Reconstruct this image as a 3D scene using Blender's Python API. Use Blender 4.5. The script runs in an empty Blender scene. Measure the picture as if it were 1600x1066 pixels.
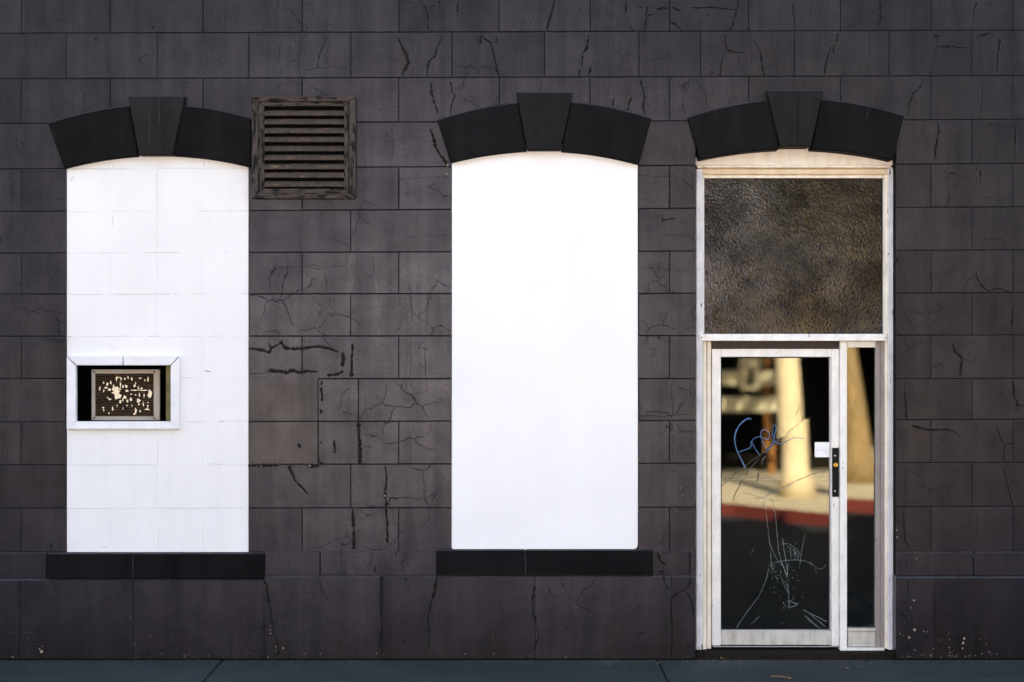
import bpy, bmesh, math, random
from mathutils import Vector, Matrix

random.seed(11)
SC = bpy.context.scene
COL = SC.collection
R = math.radians

# ------------------------------------------------------------------ camera, light, exposure
D = 12.0                 # camera to wall face
H = 2.24                 # camera height above the sidewalk
S = 0.0045               # metres per photo pixel on the wall face
SUN_EL, SUN_AZ = 36.0, 188.0      # azimuth the light travels towards (from behind the building, over its roof)

cam = bpy.data.cameras.new('camera')
cam.sensor_width = 36.0
cam.lens = 36.0 * D / (1600 * S)
cam.clip_start, cam.clip_end = 0.1, 2000.0
cam.dof.use_dof = True
cam.dof.focus_distance = D
cam.dof.aperture_fstop = 0.6
cam_o = bpy.data.objects.new('camera', cam)
cam_o.location = (0, -D, H)
cam_o.rotation_euler = (R(90), 0, 0)
COL.objects.link(cam_o)
SC.camera = cam_o

world = bpy.data.worlds.new('World')
SC.world = world
world.use_nodes = True
wn = world.node_tree.nodes
wn.clear()
sky = wn.new('ShaderNodeTexSky')
sky.sky_type = 'NISHITA'
sky.sun_disc = False
sky.sun_elevation = R(SUN_EL)
sky.sun_rotation = R(8)
bg = wn.new('ShaderNodeBackground')
bg.inputs[1].default_value = 0.07
wo = wn.new('ShaderNodeOutputWorld')
world.node_tree.links.new(sky.outputs[0], bg.inputs[0])
world.node_tree.links.new(bg.outputs[0], wo.inputs[0])

sun = bpy.data.lights.new('sun', 'SUN')
sun.energy = 4.6
sun.angle = R(0.5)
sun.color = (1.0, 0.94, 0.86)
sun_o = bpy.data.objects.new('sun', sun)
sd = Vector((math.sin(R(8)) * -1 * math.cos(R(SUN_EL)), -math.cos(R(8)) * math.cos(R(SUN_EL)), -math.sin(R(SUN_EL))))
sun_o.rotation_euler = sd.to_track_quat('-Z', 'Y').to_euler()
sun_o.location = (0, 20, 20)
COL.objects.link(sun_o)

SC.view_settings.view_transform = 'Standard'
SC.view_settings.look = 'None'
SC.view_settings.exposure = 3.55
SC.view_settings.use_white_balance = True      # camera set for open shade
SC.view_settings.white_balance_temperature = 7800
SC.view_settings.white_balance_tint = 10
SC.view_settings.gamma = 1.0
SC.render.engine = 'CYCLES'
SC.cycles.max_bounces = 10
SC.cycles.transparent_max_bounces = 16
SC.cycles.caustics_reflective = False
SC.cycles.caustics_refractive = False
SC.cycles.sample_clamp_indirect = 6.0
SC.cycles.use_denoising = True


# ------------------------------------------------------------------ geometry helpers
def P(px, py, y=0.0):
    """photo pixel on the plane at depth y -> world point"""
    k = S * (D + y) / D
    return Vector(((px - 800) * k, y, H + (533 - py) * k))


class MB:
    def __init__(self):
        self.v, self.f = [], []

    def add(self, verts, faces):
        n = len(self.v)
        self.v += [tuple(p) for p in verts]
        self.f += [tuple(i + n for i in f) for f in faces]

    def box(self, x0, x1, y0, y1, z0, z1):
        self.add([(x0, y0, z0), (x1, y0, z0), (x1, y1, z0), (x0, y1, z0),
                  (x0, y0, z1), (x1, y0, z1), (x1, y1, z1), (x0, y1, z1)],
                 [(0, 3, 2, 1), (4, 5, 6, 7), (0, 1, 5, 4), (1, 2, 6, 5), (2, 3, 7, 6), (3, 0, 4, 7)])

    def pbox(self, px0, px1, py0, py1, yf, th):
        a, b = P(px0, py1, yf), P(px1, py0, yf)
        self.box(a.x, b.x, yf, yf + th, a.z, b.z)

    def prism(self, poly, y0, y1):
        """poly: (x, z) list"""
        n = len(poly)
        self.add([(x, y0, z) for x, z in poly] + [(x, y1, z) for x, z in poly],
                 [tuple(range(n)), tuple(range(2 * n - 1, n - 1, -1))] +
                 [(i, i + n, (i + 1) % n + n, (i + 1) % n) for i in range(n)])

    def pprism(self, ppoly, yf, th):
        q = [P(a, b, yf) for a, b in ppoly]
        self.prism([(p.x, p.z) for p in q], yf, yf + th)

    def xprism(self, prof, x0, x1):
        """prof: (y, z) list swept along X"""
        n = len(prof)
        self.add([(x0, y, z) for y, z in prof] + [(x1, y, z) for y, z in prof],
                 [tuple(range(n)), tuple(range(2 * n - 1, n - 1, -1))] +
                 [(i, i + n, (i + 1) % n + n, (i + 1) % n) for i in range(n)])

    def tube(self, pts, r, n=6, taper=False):
        pts = [Vector(p) for p in pts]
        rings = []
        for i, p in enumerate(pts):
            t = (pts[min(i + 1, len(pts) - 1)] - pts[max(i - 1, 0)]).normalized()
            u = t.cross(Vector((0, 1, 0)))
            if u.length < 1e-3:
                u = t.cross(Vector((1, 0, 0)))
            u.normalize()
            w = t.cross(u).normalized()
            rr = r[i] if isinstance(r, (list, tuple)) else r
            rings.append([p + (u * math.cos(2 * math.pi * k / n) + w * math.sin(2 * math.pi * k / n)) * rr for k in range(n)])
        vs = [q for ring in rings for q in ring]
        fs = []
        for i in range(len(pts) - 1):
            for k in range(n):
                fs.append((i * n + k, i * n + (k + 1) % n, (i + 1) * n + (k + 1) % n, (i + 1) * n + k))
        fs.append(tuple(range(n - 1, -1, -1)))
        fs.append(tuple(range((len(pts) - 1) * n, len(pts) * n)))
        self.add(vs, fs)

    def disc(self, c, r, y0, y1, n=14):
        self.prism([(c.x + r * math.cos(2 * math.pi * k / n), c.z + r * math.sin(2 * math.pi * k / n)) for k in range(n)], y0, y1)

    def build(self, name, mat, parent=None, bevel=0.0, seg=1, smooth=False, recalc=True):
        bm = bmesh.new()
        vs = [bm.verts.new(p) for p in self.v]
        for f in self.f:
            try:
                bm.faces.new([vs[i] for i in f])
            except ValueError:
                pass
        if recalc:
            bmesh.ops.recalc_face_normals(bm, faces=bm.faces)
        if bevel > 0:
            ed = [e for e in bm.edges if len(e.link_faces) == 2 and e.calc_face_angle(0) > 0.35]
            bmesh.ops.bevel(bm, geom=ed, offset=bevel, segments=seg, affect='EDGES', profile=0.5, clamp_overlap=True)
        lo = Vector([min(v.co[i] for v in bm.verts) for i in range(3)])
        hi = Vector([max(v.co[i] for v in bm.verts) for i in range(3)])
        c = (lo + hi) / 2
        for v in bm.verts:
            v.co -= c
        me = bpy.data.meshes.new(name)
        bm.to_mesh(me)
        bm.free()
        if smooth:
            for p in me.polygons:
                p.use_smooth = True
        me.materials.append(mat)
        o = bpy.data.objects.new(name, me)
        COL.objects.link(o)
        place(o, c, parent)
        return o


def stroke(mb, pts, w, y, jit=0.0, taper=True, sub=5.0, th=0.0012):
    """flat irregular ribbon of width w px through pixel points"""
    q = []
    for (a, b) in zip(pts[:-1], pts[1:]):
        L = math.hypot(b[0] - a[0], b[1] - a[1])
        m = max(1, int(L / sub))
        for i in range(m):
            t = i / m
            q.append((a[0] + (b[0] - a[0]) * t + random.uniform(-jit, jit), a[1] + (b[1] - a[1]) * t + random.uniform(-jit, jit)))
    q.append(pts[-1])
    n_ = len(q)
    vs = []
    for i, p in enumerate(q):
        a, b = q[max(i - 1, 0)], q[min(i + 1, n_ - 1)]
        dx, dy = b[0] - a[0], b[1] - a[1]
        L = math.hypot(dx, dy) or 1
        ww = w * (random.uniform(0.6, 1.3) if jit else 1)
        if taper and (i == 0 or i == n_ - 1): ww *= 0.3
        ex, ez = -dy / L * ww / 2, dx / L * ww / 2
        vs.append(P(p[0] + ex, p[1] + ez, y)); vs.append(P(p[0] - ex, p[1] - ez, y))
    mb.add(vs, [(2 * i, 2 * i + 1, 2 * i + 3, 2 * i + 2) for i in range(n_ - 1)])


ORIGIN = {}


def place(o, c, parent):
    ORIGIN[o.name] = Vector(c)
    if parent:
        o.parent = parent
        o.location = Vector(c) - ORIGIN[parent.name]
    else:
        o.location = c


def empty(name, c, parent=None):
    o = bpy.data.objects.new(name, None)
    o.empty_display_size = 0.2
    COL.objects.link(o)
    place(o, c, parent)
    return o


def tag(o, label=None, cat=None, group=None, kind=None):
    if label: o['label'] = label
    if cat: o['category'] = cat
    if group: o['group'] = group
    if kind: o['kind'] = kind
    return o


# ------------------------------------------------------------------ material helper
class N:
    def __init__(self, name):
        self.m = bpy.data.materials.new(name)
        self.m.use_nodes = True
        self.t = self.m.node_tree
        self.t.nodes.clear()
        self.out = self.t.nodes.new('ShaderNodeOutputMaterial')
        self.geo = self.t.nodes.new('ShaderNodeNewGeometry')
        self.oi = self.t.nodes.new('ShaderNodeObjectInfo')

    def set(self, sock, v):
        if isinstance(v, bpy.types.NodeSocket):
            self.t.links.new(v, sock)
        elif isinstance(v, (tuple, list)) and len(v) == 3 and sock.type == 'RGBA':
            sock.default_value = (*v, 1)
        else:
            sock.default_value = v

    def pos(self, scale=(1, 1, 1), off=(0, 0, 0)):
        m = self.t.nodes.new('ShaderNodeMapping')
        m.inputs['Scale'].default_value = scale
        m.inputs['Location'].default_value = off
        self.t.links.new(self.geo.outputs['Position'], m.inputs['Vector'])
        return m.outputs[0]

    def noise(self, scale, vec=None, detail=4, rough=0.55, dist=0.0, color=False):
        n = self.t.nodes.new('ShaderNodeTexNoise')
        n.inputs['Scale'].default_value = scale
        n.inputs['Detail'].default_value = detail
        n.inputs['Roughness'].default_value = rough
        n.inputs['Distortion'].default_value = dist
        self.t.links.new(vec if vec is not None else self.pos(), n.inputs['Vector'])
        return n.outputs['Color' if color else 'Fac']

    def voro(self, scale, vec=None, feature='F1', rand=1.0, out='Distance'):
        n = self.t.nodes.new('ShaderNodeTexVoronoi')
        n.feature = feature
        n.inputs['Scale'].default_value = scale
        n.inputs['Randomness'].default_value = rand
        self.t.links.new(vec if vec is not None else self.pos(), n.inputs['Vector'])
        return n.outputs[out]

    def ramp(self, fac, stops, smooth=False):
        n = self.t.nodes.new('ShaderNodeValToRGB')
        if smooth:
            n.color_ramp.interpolation = 'EASE'
        e = n.color_ramp.elements
        while len(e) > 1:
            e.remove(e[0])
        for i, (p, c) in enumerate(stops):
            el = e[0] if i == 0 else e.new(p)
            el.position = p
            if not isinstance(c, (tuple, list)):
                c = (c, c, c)
            el.color = (*c, 1)
        self.t.links.new(fac, n.inputs[0])
        return n.outputs[0]

    def mix(self, fac, a, b, mode='MIX'):
        n = self.t.nodes.new('ShaderNodeMix')
        n.data_type = 'RGBA'
        n.blend_type = mode
        self.set(n.inputs[0], fac)
        self.set(n.inputs[6], a)
        self.set(n.inputs[7], b)
        return n.outputs[2]

    def math(self, op, a, b=0.0, clamp=False):
        n = self.t.nodes.new('ShaderNodeMath')
        n.operation = op
        n.use_clamp = clamp
        self.set(n.inputs[0], a)
        self.set(n.inputs[1], b)
        return n.outputs[0]

    def sep(self, i):
        n = self.t.nodes.new('ShaderNodeSeparateXYZ')
        self.t.links.new(self.geo.outputs['Position'], n.inputs[0])
        return n.outputs[i]

    def vadd(self, a, b, k):
        n = self.t.nodes.new('ShaderNodeVectorMath')
        n.operation = 'MULTIPLY_ADD'
        self.t.links.new(b, n.inputs[0])
        n.inputs[1].default_value = (k, k, k)
        self.t.links.new(a, n.inputs[2])
        return n.outputs[0]

    def bump(self, h, dist, strength=1.0, normal=None):
        n = self.t.nodes.new('ShaderNodeBump')
        n.inputs['Strength'].default_value = strength
        n.inputs['Distance'].default_value = dist
        self.t.links.new(h, n.inputs['Height'])
        if normal is not None:
            self.t.links.new(normal, n.inputs['Normal'])
        return n.outputs[0]

    def principled(self, color, rough=0.6, spec=0.5, normal=None, **kw):
        b = self.t.nodes.new('ShaderNodeBsdfPrincipled')
        self.set(b.inputs['Base Color'], color)
        self.set(b.inputs['Roughness'], rough)
        self.set(b.inputs['Specular IOR Level'], spec)
        for k, v in kw.items():
            self.set(b.inputs[k.replace('_', ' ')], v)
        if normal is not None:
            self.t.links.new(normal, b.inputs['Normal'])
        self.t.links.new(b.outputs[0], self.out.inputs[0])
        return self.m


def scal(c, k):
    return tuple(min(1, x * k) for x in c)


def m_wall(name, base, rough=0.29, spec=0.29, crazing=True, dirt=True):
    n = N(name)
    big = n.noise(0.9, detail=3)
    mid = n.noise(5.0, detail=6, rough=0.6)
    streak = n.noise(1.0, n.pos((9, 9, 0.7)), detail=5, rough=0.65)
    c = n.mix(n.ramp(big, [(0.3, 0.0), (0.7, 1.0)]), scal(base, 0.86), scal(base, 1.12))
    c = n.mix(n.ramp(mid, [(0.35, 0.25), (0.65, 0.0)]), c, scal(base, 0.7))
    c = n.mix(n.ramp(streak, [(0.46, 0.0), (0.72, 0.35)]), c, scal(base, 1.45))
    c = n.mix(n.ramp(streak, [(0.28, 0.45), (0.44, 0.0)]), c, scal(base, 0.55))
    rnd = n.ramp(n.oi.outputs['Random'], [(0, 0.90), (1, 1.09)])
    c = n.mix(1.0, c, rnd, 'MULTIPLY')
    # light caught on ledges and upper edges, painted in as dusty worn paint
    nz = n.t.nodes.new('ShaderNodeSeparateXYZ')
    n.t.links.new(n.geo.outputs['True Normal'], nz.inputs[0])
    edge_light = n.math('MULTIPLY', n.ramp(nz.outputs[2], [(0.3, 0.0), (0.6, 0.9)]), n.ramp(n.noise(14, detail=4), [(0.3, 0.45), (0.6, 1.0)]))
    # warm faded patches
    warm = n.noise(2.1, n.pos(off=(7, 3, 1)), detail=4)
    c = n.mix(n.ramp(warm, [(0.5, 0.0), (0.68, 0.35)]), c, (base[0] * 1.1, base[1] * 0.98, base[2] * 0.92))
    if dirt:   # splashed dirt with a ragged upper edge at the foot of the wall
        z = n.sep(2)
        e = n.math('ADD', z, n.math('MULTIPLY', n.math('SUBTRACT', n.noise(3.0, n.pos((2.2, 1, 0.8)), detail=6, rough=0.65), 0.5), 1.1))
        c = n.mix(n.ramp(e, [(0.0, 0.6), (0.5, 0.0)]), c, (0.0085, 0.006, 0.0058))
    c = n.mix(edge_light, c, (0.048, 0.045, 0.046))
    speck = n.noise(55, detail=2)
    c = n.mix(n.ramp(speck, [(0.70, 0.0), (0.76, 0.35)]), c, scal(base, 2.2))
    fine = n.math('ADD', n.math('MULTIPLY', n.noise(38, detail=8, rough=0.7), 1.0), n.math('MULTIPLY', n.noise(7, detail=3), 0.5))
    nm = n.bump(fine, 0.002, 0.35)
    if crazing:
        v = n.vadd(n.pos(), n.noise(4.0, detail=4, color=True), 0.22)
        d = n.voro(4.2, v, 'DISTANCE_TO_EDGE')
        line = n.ramp(d, [(0.0, 1.0), (0.012, 0.0)])
        mask = n.ramp(n.noise(1.6, n.pos(off=(3, 0, 9)), detail=3), [(0.50, 0.0), (0.60, 0.75)])
        l2 = n.math('MULTIPLY', line, mask)
        c = n.mix(l2, c, (0.006, 0.005, 0.005))
        nm = n.bump(n.math('SUBTRACT', 1.0, l2), 0.003, 0.7, nm)
    rr = n.ramp(n.noise(6, detail=5), [(0.3, rough - 0.02), (0.7, rough + 0.05)])
    sv = n.math('ADD', n.math('MULTIPLY', n.ramp(mid, [(0.3, 0.5), (0.7, 1.2)]), 0.6), n.math('MULTIPLY', n.ramp(streak, [(0.3, 0.4), (0.7, 1.5)]), 0.4))
    sv = n.math('MULTIPLY', sv, n.ramp(n.noise(70, n.pos((1, 1, 0.5)), detail=6, rough=0.75), [(0.35, 0.78), (0.65, 1.2)]))
    sv = n.math('MULTIPLY', sv, n.ramp(n.oi.outputs['Random'], [(0, 0.86), (1, 1.12)]))
    if dirt:
        sv = n.math('MULTIPLY', sv, n.ramp(e, [(0.0, 0.95), (0.55, 1.0)]))
    if crazing:
        sv = n.math('MULTIPLY', sv, n.math('SUBTRACT', 1.0, n.math('MULTIPLY', l2, 0.8)))
    return n.principled(c, rr, n.math('MULTIPLY', sv, spec), nm)


def m_chipped(name, base, under, cover=0.66, soft=0.03, stretch=(14, 14, 2.2), rough=0.5, grime=None, spec=0.4, scale=2.6, gs=0.75):
    """old paint with chips down to what lies under it"""
    n = N(name)
    a = n.noise(scale, n.pos(stretch), detail=9, rough=0.68)
    chips = n.ramp(a, [(cover, 0.0), (cover + soft, 1.0)])
    mid = n.noise(9, detail=5)
    c = n.mix(n.ramp(mid, [(0.35, 0.0), (0.7, 1.0)]), base, scal(base, 0.86))
    if grime:
        g = n.noise(3.5, n.pos((6, 6, 1.5), off=(1, 2, 5)), detail=7, rough=0.65)
        c = n.mix(n.ramp(g, [(0.45, 0.0), (0.72, gs)]), c, grime)
    c = n.mix(chips, c, under)
    h = n.math('SUBTRACT', n.math('MULTIPLY', n.noise(60, detail=4), 0.15), chips)
    return n.principled(c, rough, spec, n.bump(h, 0.0015, 0.8))


def m_plain(name, base, rough=0.6, spec=0.4, var=0.2, scale=8, bump=0.002, bscale=60, metal=0.0, stretch=(1, 1, 1)):
    n = N(name)
    a = n.noise(scale, n.pos(stretch), detail=6, rough=0.6)
    c = n.mix(n.ramp(a, [(0.3, 0.0), (0.7, 1.0)]), scal(base, 1 - var), scal(base, 1 + var))
    return n.principled(c, rough, spec, n.bump(n.noise(bscale, n.pos(stretch), detail=5), bump, 0.6), Metallic=metal)


def m_white(name, base, joints):
    n = N(name)
    a = n.noise(1.4, detail=5)
    c = n.mix(n.ramp(a, [(0.35, 0.0), (0.7, 1.0)]), scal(base, 0.93), base)
    sp = n.noise(26, n.pos((1, 1, 0.45)), detail=6, rough=0.7)
    c = n.mix(n.ramp(sp, [(0.66, 0.0), (0.78, joints)]), c, (0.42, 0.40, 0.37))
    st = n.noise(1.0, n.pos((11, 11, 0.9)), detail=6)
    c = n.mix(n.ramp(st, [(0.5, 0.0), (0.75, joints * 0.35)]), c, (0.62, 0.62, 0.60))
    return n.principled(c, 0.55, 0.3, n.bump(n.noise(30, detail=7, rough=0.7), 0.002, 0.6))


WALL = (0.0128, 0.0124, 0.0182)
M = {}
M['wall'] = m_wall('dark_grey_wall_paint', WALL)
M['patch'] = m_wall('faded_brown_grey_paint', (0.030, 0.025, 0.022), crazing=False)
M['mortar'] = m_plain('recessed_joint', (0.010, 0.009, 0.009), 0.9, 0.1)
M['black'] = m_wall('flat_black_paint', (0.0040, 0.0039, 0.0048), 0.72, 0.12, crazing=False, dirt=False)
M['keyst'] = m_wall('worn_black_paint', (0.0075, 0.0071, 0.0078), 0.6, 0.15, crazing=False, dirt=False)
M['whiteblock'] = m_white('white_block_paint', (0.80, 0.80, 0.80), 0.5)
M['whiteplain'] = m_white('white_plaster_paint', (0.88, 0.88, 0.88), 0.06)
M['whitejoint'] = m_plain('white_joint', (0.62, 0.61, 0.59), 0.8, 0.2)
M['seam'] = m_plain('grey_seam', (0.40, 0.39, 0.38), 0.9, 0.1, var=0.5, scale=40)
M['dustline'] = m_plain('pale_scuff', (0.055, 0.053, 0.053), 0.9, 0.1, var=0.5, scale=60)
M['crack'] = m_plain('bare_crack', (0.017, 0.0135, 0.0105), 0.95, 0.05, var=0.6, scale=25)
M['hair'] = m_plain('hairline_crack', (0.011, 0.010, 0.0105), 0.9, 0.1, var=0.4, scale=25)
M['peel'] = m_plain('brown_scab', (0.016, 0.012, 0.009), 0.9, 0.1, var=0.6, scale=40, bump=0.006)
M['fleck'] = m_plain('pale_fleck', (0.30, 0.26, 0.18), 0.8, 0.2, var=0.4, scale=60)
M['ventwood'] = m_chipped('weathered_vent_wood', (0.066, 0.052, 0.046), (0.006, 0.005, 0.004), 0.515, 0.05, (2.6, 10, 10), 0.8, (0.045, 0.022, 0.012), 0.2, 3.6)
M['ventwood2'] = m_chipped('weathered_vent_stile', (0.066, 0.054, 0.049), (0.006, 0.005, 0.004), 0.515, 0.05, (10, 10, 2.6), 0.8, (0.03, 0.018, 0.012), 0.2, 3.6)
M['slatwood'] = m_chipped('weathered_slat_wood', (0.078, 0.056, 0.042), (0.30, 0.21, 0.11), 0.61, 0.05, (2.5, 12, 12), 0.8, (0.022, 0.016, 0.011), 0.2, 4.0)
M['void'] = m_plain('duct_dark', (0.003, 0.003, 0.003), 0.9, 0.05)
M['casing'] = m_chipped('blue_white_casing_paint', (0.76, 0.765, 0.775), (0.06, 0.05, 0.045), 0.63, 0.03, (10, 10, 2.4), 0.6, (0.42, 0.43, 0.46))
M['cream'] = m_chipped('cream_jamb_paint', (0.90, 0.82, 0.67), (0.16, 0.12, 0.09), 0.71, 0.03, (12, 12, 2.4), 0.5, (0.58, 0.46, 0.34), gs=0.5)
M['tan'] = m_chipped('tan_head_paint', (0.74, 0.60, 0.41), (0.20, 0.14, 0.09), 0.74, 0.03, (2, 12, 12), 0.5, (0.62, 0.40, 0.20))
M['segment'] = m_chipped('cream_arch_board', (0.90, 0.85, 0.77), (0.40, 0.26, 0.14), 0.74, 0.05, (2, 8, 8), 0.55, (0.66, 0.52, 0.36), gs=0.5)
M['doorwhite'] = m_chipped('white_door_paint', (0.90, 0.88, 0.83), (0.07, 0.05, 0.04), 0.66, 0.02, (11, 11, 2.6), 0.45, (0.62, 0.56, 0.48), gs=0.45)
M['doordirty'] = m_chipped('grimy_door_rail', (0.60, 0.57, 0.50), (0.08, 0.06, 0.045), 0.70, 0.03, (3, 9, 9), 0.5, (0.30, 0.28, 0.23))
M['brownjamb'] = m_chipped('brown_grey_jamb', (0.34, 0.30, 0.275), (0.10, 0.07, 0.055), 0.66, 0.04, (12, 12, 2.0), 0.55, (0.22, 0.18, 0.16))
M['peeledhead'] = m_chipped('peeled_door_head', (0.032, 0.016, 0.013), (0.62, 0.58, 0.54), 0.66, 0.02, (4, 9, 9), 0.6)
M['blackmetal'] = m_plain('black_lock_plate', (0.004, 0.004, 0.004), 0.55, 0.15, metal=0.0)
M['brass'] = m_plain('brass', (0.70, 0.42, 0.10), 0.3, 0.5, metal=1.0, var=0.1)
M['steel'] = m_plain('dull_steel', (0.42, 0.44, 0.47), 0.4, 0.5, metal=0.6)
M['paper'] = m_plain('white_paper', (0.88, 0.88, 0.86), 0.7, 0.2, var=0.02)
M['ink'] = m_plain('grey_print', (0.45, 0.46, 0.50), 0.8, 0.1)
M['scrawl'] = m_plain('blue_marker', (0.075, 0.17, 0.33), 0.6, 0.3, var=0.25, scale=30)
M['glasscrack'] = m_plain('white_glass_fracture', (0.24, 0.31, 0.31), 0.4, 0.5, var=0.5, scale=70)
M['darkcrack'] = m_plain('dark_glass_fracture', (0.06, 0.05, 0.035), 0.6, 0.5, var=0.5, scale=50)
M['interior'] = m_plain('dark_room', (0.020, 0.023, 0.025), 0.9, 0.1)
M['bezel'] = m_chipped('grey_beige_bezel', (0.36, 0.33, 0.29), (0.10, 0.07, 0.05), 0.68, 0.04, (8, 8, 8), 0.6, (0.40, 0.28, 0.15))
M['grille'] = m_plain('brown_grille', (0.055, 0.032, 0.016), 0.6, 0.4, var=0.5, scale=18)
M['flake'] = m_plain('cream_paint_flake', (0.86, 0.72, 0.50), 0.6, 0.3, var=0.15, scale=30)
M['olive'] = m_plain('olive_lining', (0.17, 0.15, 0.06), 0.8, 0.2, var=0.4)
M['nicheframe'] = m_chipped('white_wood_frame', (0.78, 0.78, 0.80), (0.10, 0.08, 0.06), 0.72, 0.02, (5, 5, 5), 0.55, (0.70, 0.69, 0.72))
M['leaf'] = m_plain('dry_leaf', (0.30, 0.17, 0.06), 0.8, 0.2, var=0.4, scale=40)
M['redkerb'] = m_chipped('red_kerb_paint', (0.20, 0.034, 0.024), (0.22, 0.15, 0.12), 0.68, 0.04, (4, 4, 4), 0.7)
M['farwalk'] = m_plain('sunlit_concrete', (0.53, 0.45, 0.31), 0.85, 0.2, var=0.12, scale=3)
M['asphalt'] = m_plain('asphalt', (0.019, 0.0235, 0.025), 0.8, 0.2, var=0.2, scale=30, bump=0.01, bscale=90)
M['farwall'] = m_plain('blue_bounce_stucco', (0.47, 0.48, 0.66), 0.85, 0.2, var=0.06, scale=2)
M['fardark'] = m_plain('dark_garage', (0.018, 0.014, 0.008), 0.9, 0.1)
M['farbrown'] = m_plain('dark_brick_wall', (0.045, 0.045, 0.052), 0.85, 0.2, var=0.3, scale=1.5)
M['farsign'] = m_plain('cream_board', (0.78, 0.70, 0.48), 0.7, 0.3, var=0.05)
M['fartan'] = m_plain('tan_boards', (0.24, 0.175, 0.11), 0.8, 0.2, var=0.3, scale=2)
M['fargrey'] = m_plain('grey_sky_patch', (0.24, 0.27, 0.30), 0.7, 0.2, var=0.2, scale=3)
M['farpost'] = m_plain('orange_post', (0.28, 0.12, 0.03), 0.7, 0.3)
M['foliage'] = m_plain('foliage', (0.06, 0.075, 0.03), 0.7, 0.3, var=0.4, scale=6)

n = N('pale_bark')
bk = n.noise(2.0, n.pos((10, 10, 1.5)), detail=8, rough=0.7)
M['bark'] = n.principled(n.mix(n.ramp(bk, [(0.3, 0.0), (0.6, 1.0)]), (0.70, 0.54, 0.32), (0.86, 0.73, 0.48)), 0.85, 0.2, n.bump(bk, 0.02, 0.5))
n = N('speckled_bark')
bk = n.noise(7.0, n.pos((3, 3, 1.2)), detail=8, rough=0.8)
M['bark2'] = n.principled(n.mix(n.ramp(bk, [(0.36, 0.0), (0.6, 1.0)]), (0.16, 0.095, 0.04), (0.46, 0.32, 0.155)), 0.9, 0.2, n.bump(bk, 0.03, 0.6))

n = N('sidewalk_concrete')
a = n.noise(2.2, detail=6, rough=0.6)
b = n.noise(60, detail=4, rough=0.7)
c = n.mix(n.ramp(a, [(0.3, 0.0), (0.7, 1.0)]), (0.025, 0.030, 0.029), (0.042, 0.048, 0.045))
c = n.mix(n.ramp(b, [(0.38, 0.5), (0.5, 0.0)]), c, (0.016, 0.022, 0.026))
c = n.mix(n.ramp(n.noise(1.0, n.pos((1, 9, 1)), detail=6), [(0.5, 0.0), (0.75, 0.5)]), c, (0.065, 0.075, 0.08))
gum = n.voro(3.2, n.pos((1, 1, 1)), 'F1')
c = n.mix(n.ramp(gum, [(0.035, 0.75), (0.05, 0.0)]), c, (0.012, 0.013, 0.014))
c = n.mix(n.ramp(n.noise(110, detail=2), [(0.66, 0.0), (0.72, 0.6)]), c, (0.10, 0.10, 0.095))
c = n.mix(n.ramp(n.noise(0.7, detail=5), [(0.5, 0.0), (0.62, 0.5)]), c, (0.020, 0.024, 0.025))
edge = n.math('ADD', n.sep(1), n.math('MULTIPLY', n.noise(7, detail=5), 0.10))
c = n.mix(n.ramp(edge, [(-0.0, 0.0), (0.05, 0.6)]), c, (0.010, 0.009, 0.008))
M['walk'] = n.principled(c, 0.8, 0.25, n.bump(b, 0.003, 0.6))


def m_glass(name, ior, tint):
    n = N(name)
    fr = n.t.nodes.new('ShaderNodeFresnel')
    fr.inputs['IOR'].default_value = ior
    tr = n.t.nodes.new('ShaderNodeBsdfTransparent')
    tr.inputs[0].default_value = (*tint, 1)
    gl = n.t.nodes.new('ShaderNodeBsdfGlossy')
    gl.inputs['Roughness'].default_value = 0.0
    mx = n.t.nodes.new('ShaderNodeMixShader')
    n.t.links.new(fr.outputs[0], mx.inputs[0])
    n.t.links.new(tr.outputs[0], mx.inputs[1])
    n.t.links.new(gl.outputs[0], mx.inputs[2])
    n.t.links.new(mx.outputs[0], n.out.inputs[0])
    return n.m


M['glass'] = m_glass('door_glass', 1.75, (0.80, 0.86, 0.84))
n = N('obscure_glass')
w = n.vadd(n.pos((1, 1, 0.85)), n.noise(14, detail=3, color=True), 0.035)
peb = n.voro(74, w, 'SMOOTH_F1')
wav = n.noise(5, detail=2)
nm = n.bump(wav, 0.012, 0.3)
nm = n.bump(peb, 0.0024, 0.65, nm)
dirtg = n.noise(6, n.pos((1, 1, 0.6)), detail=7, rough=0.7)
c = n.mix(n.ramp(dirtg, [(0.4, 0.0), (0.7, 1.0)]), (0.003, 0.0028, 0.0025), (0.013, 0.0115, 0.0095))
sm = n.noise(1.7, n.pos((1, 1, 0.8), off=(4.3, 0, 2.2)), detail=5, rough=0.6)
c = n.mix(n.ramp(sm, [(0.48, 0.0), (0.62, 0.8)]), c, (0.024, 0.026, 0.028))
film = n.ramp(n.noise(2.6, n.pos((1, 1, 1.3), off=(2, 0, 5)), detail=7, rough=0.68), [(0.40, 0.05), (0.66, 0.46)])
M['obscure'] = n.principled(c, 0.09, film, nm, Transmission_Weight=0.25)

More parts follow.
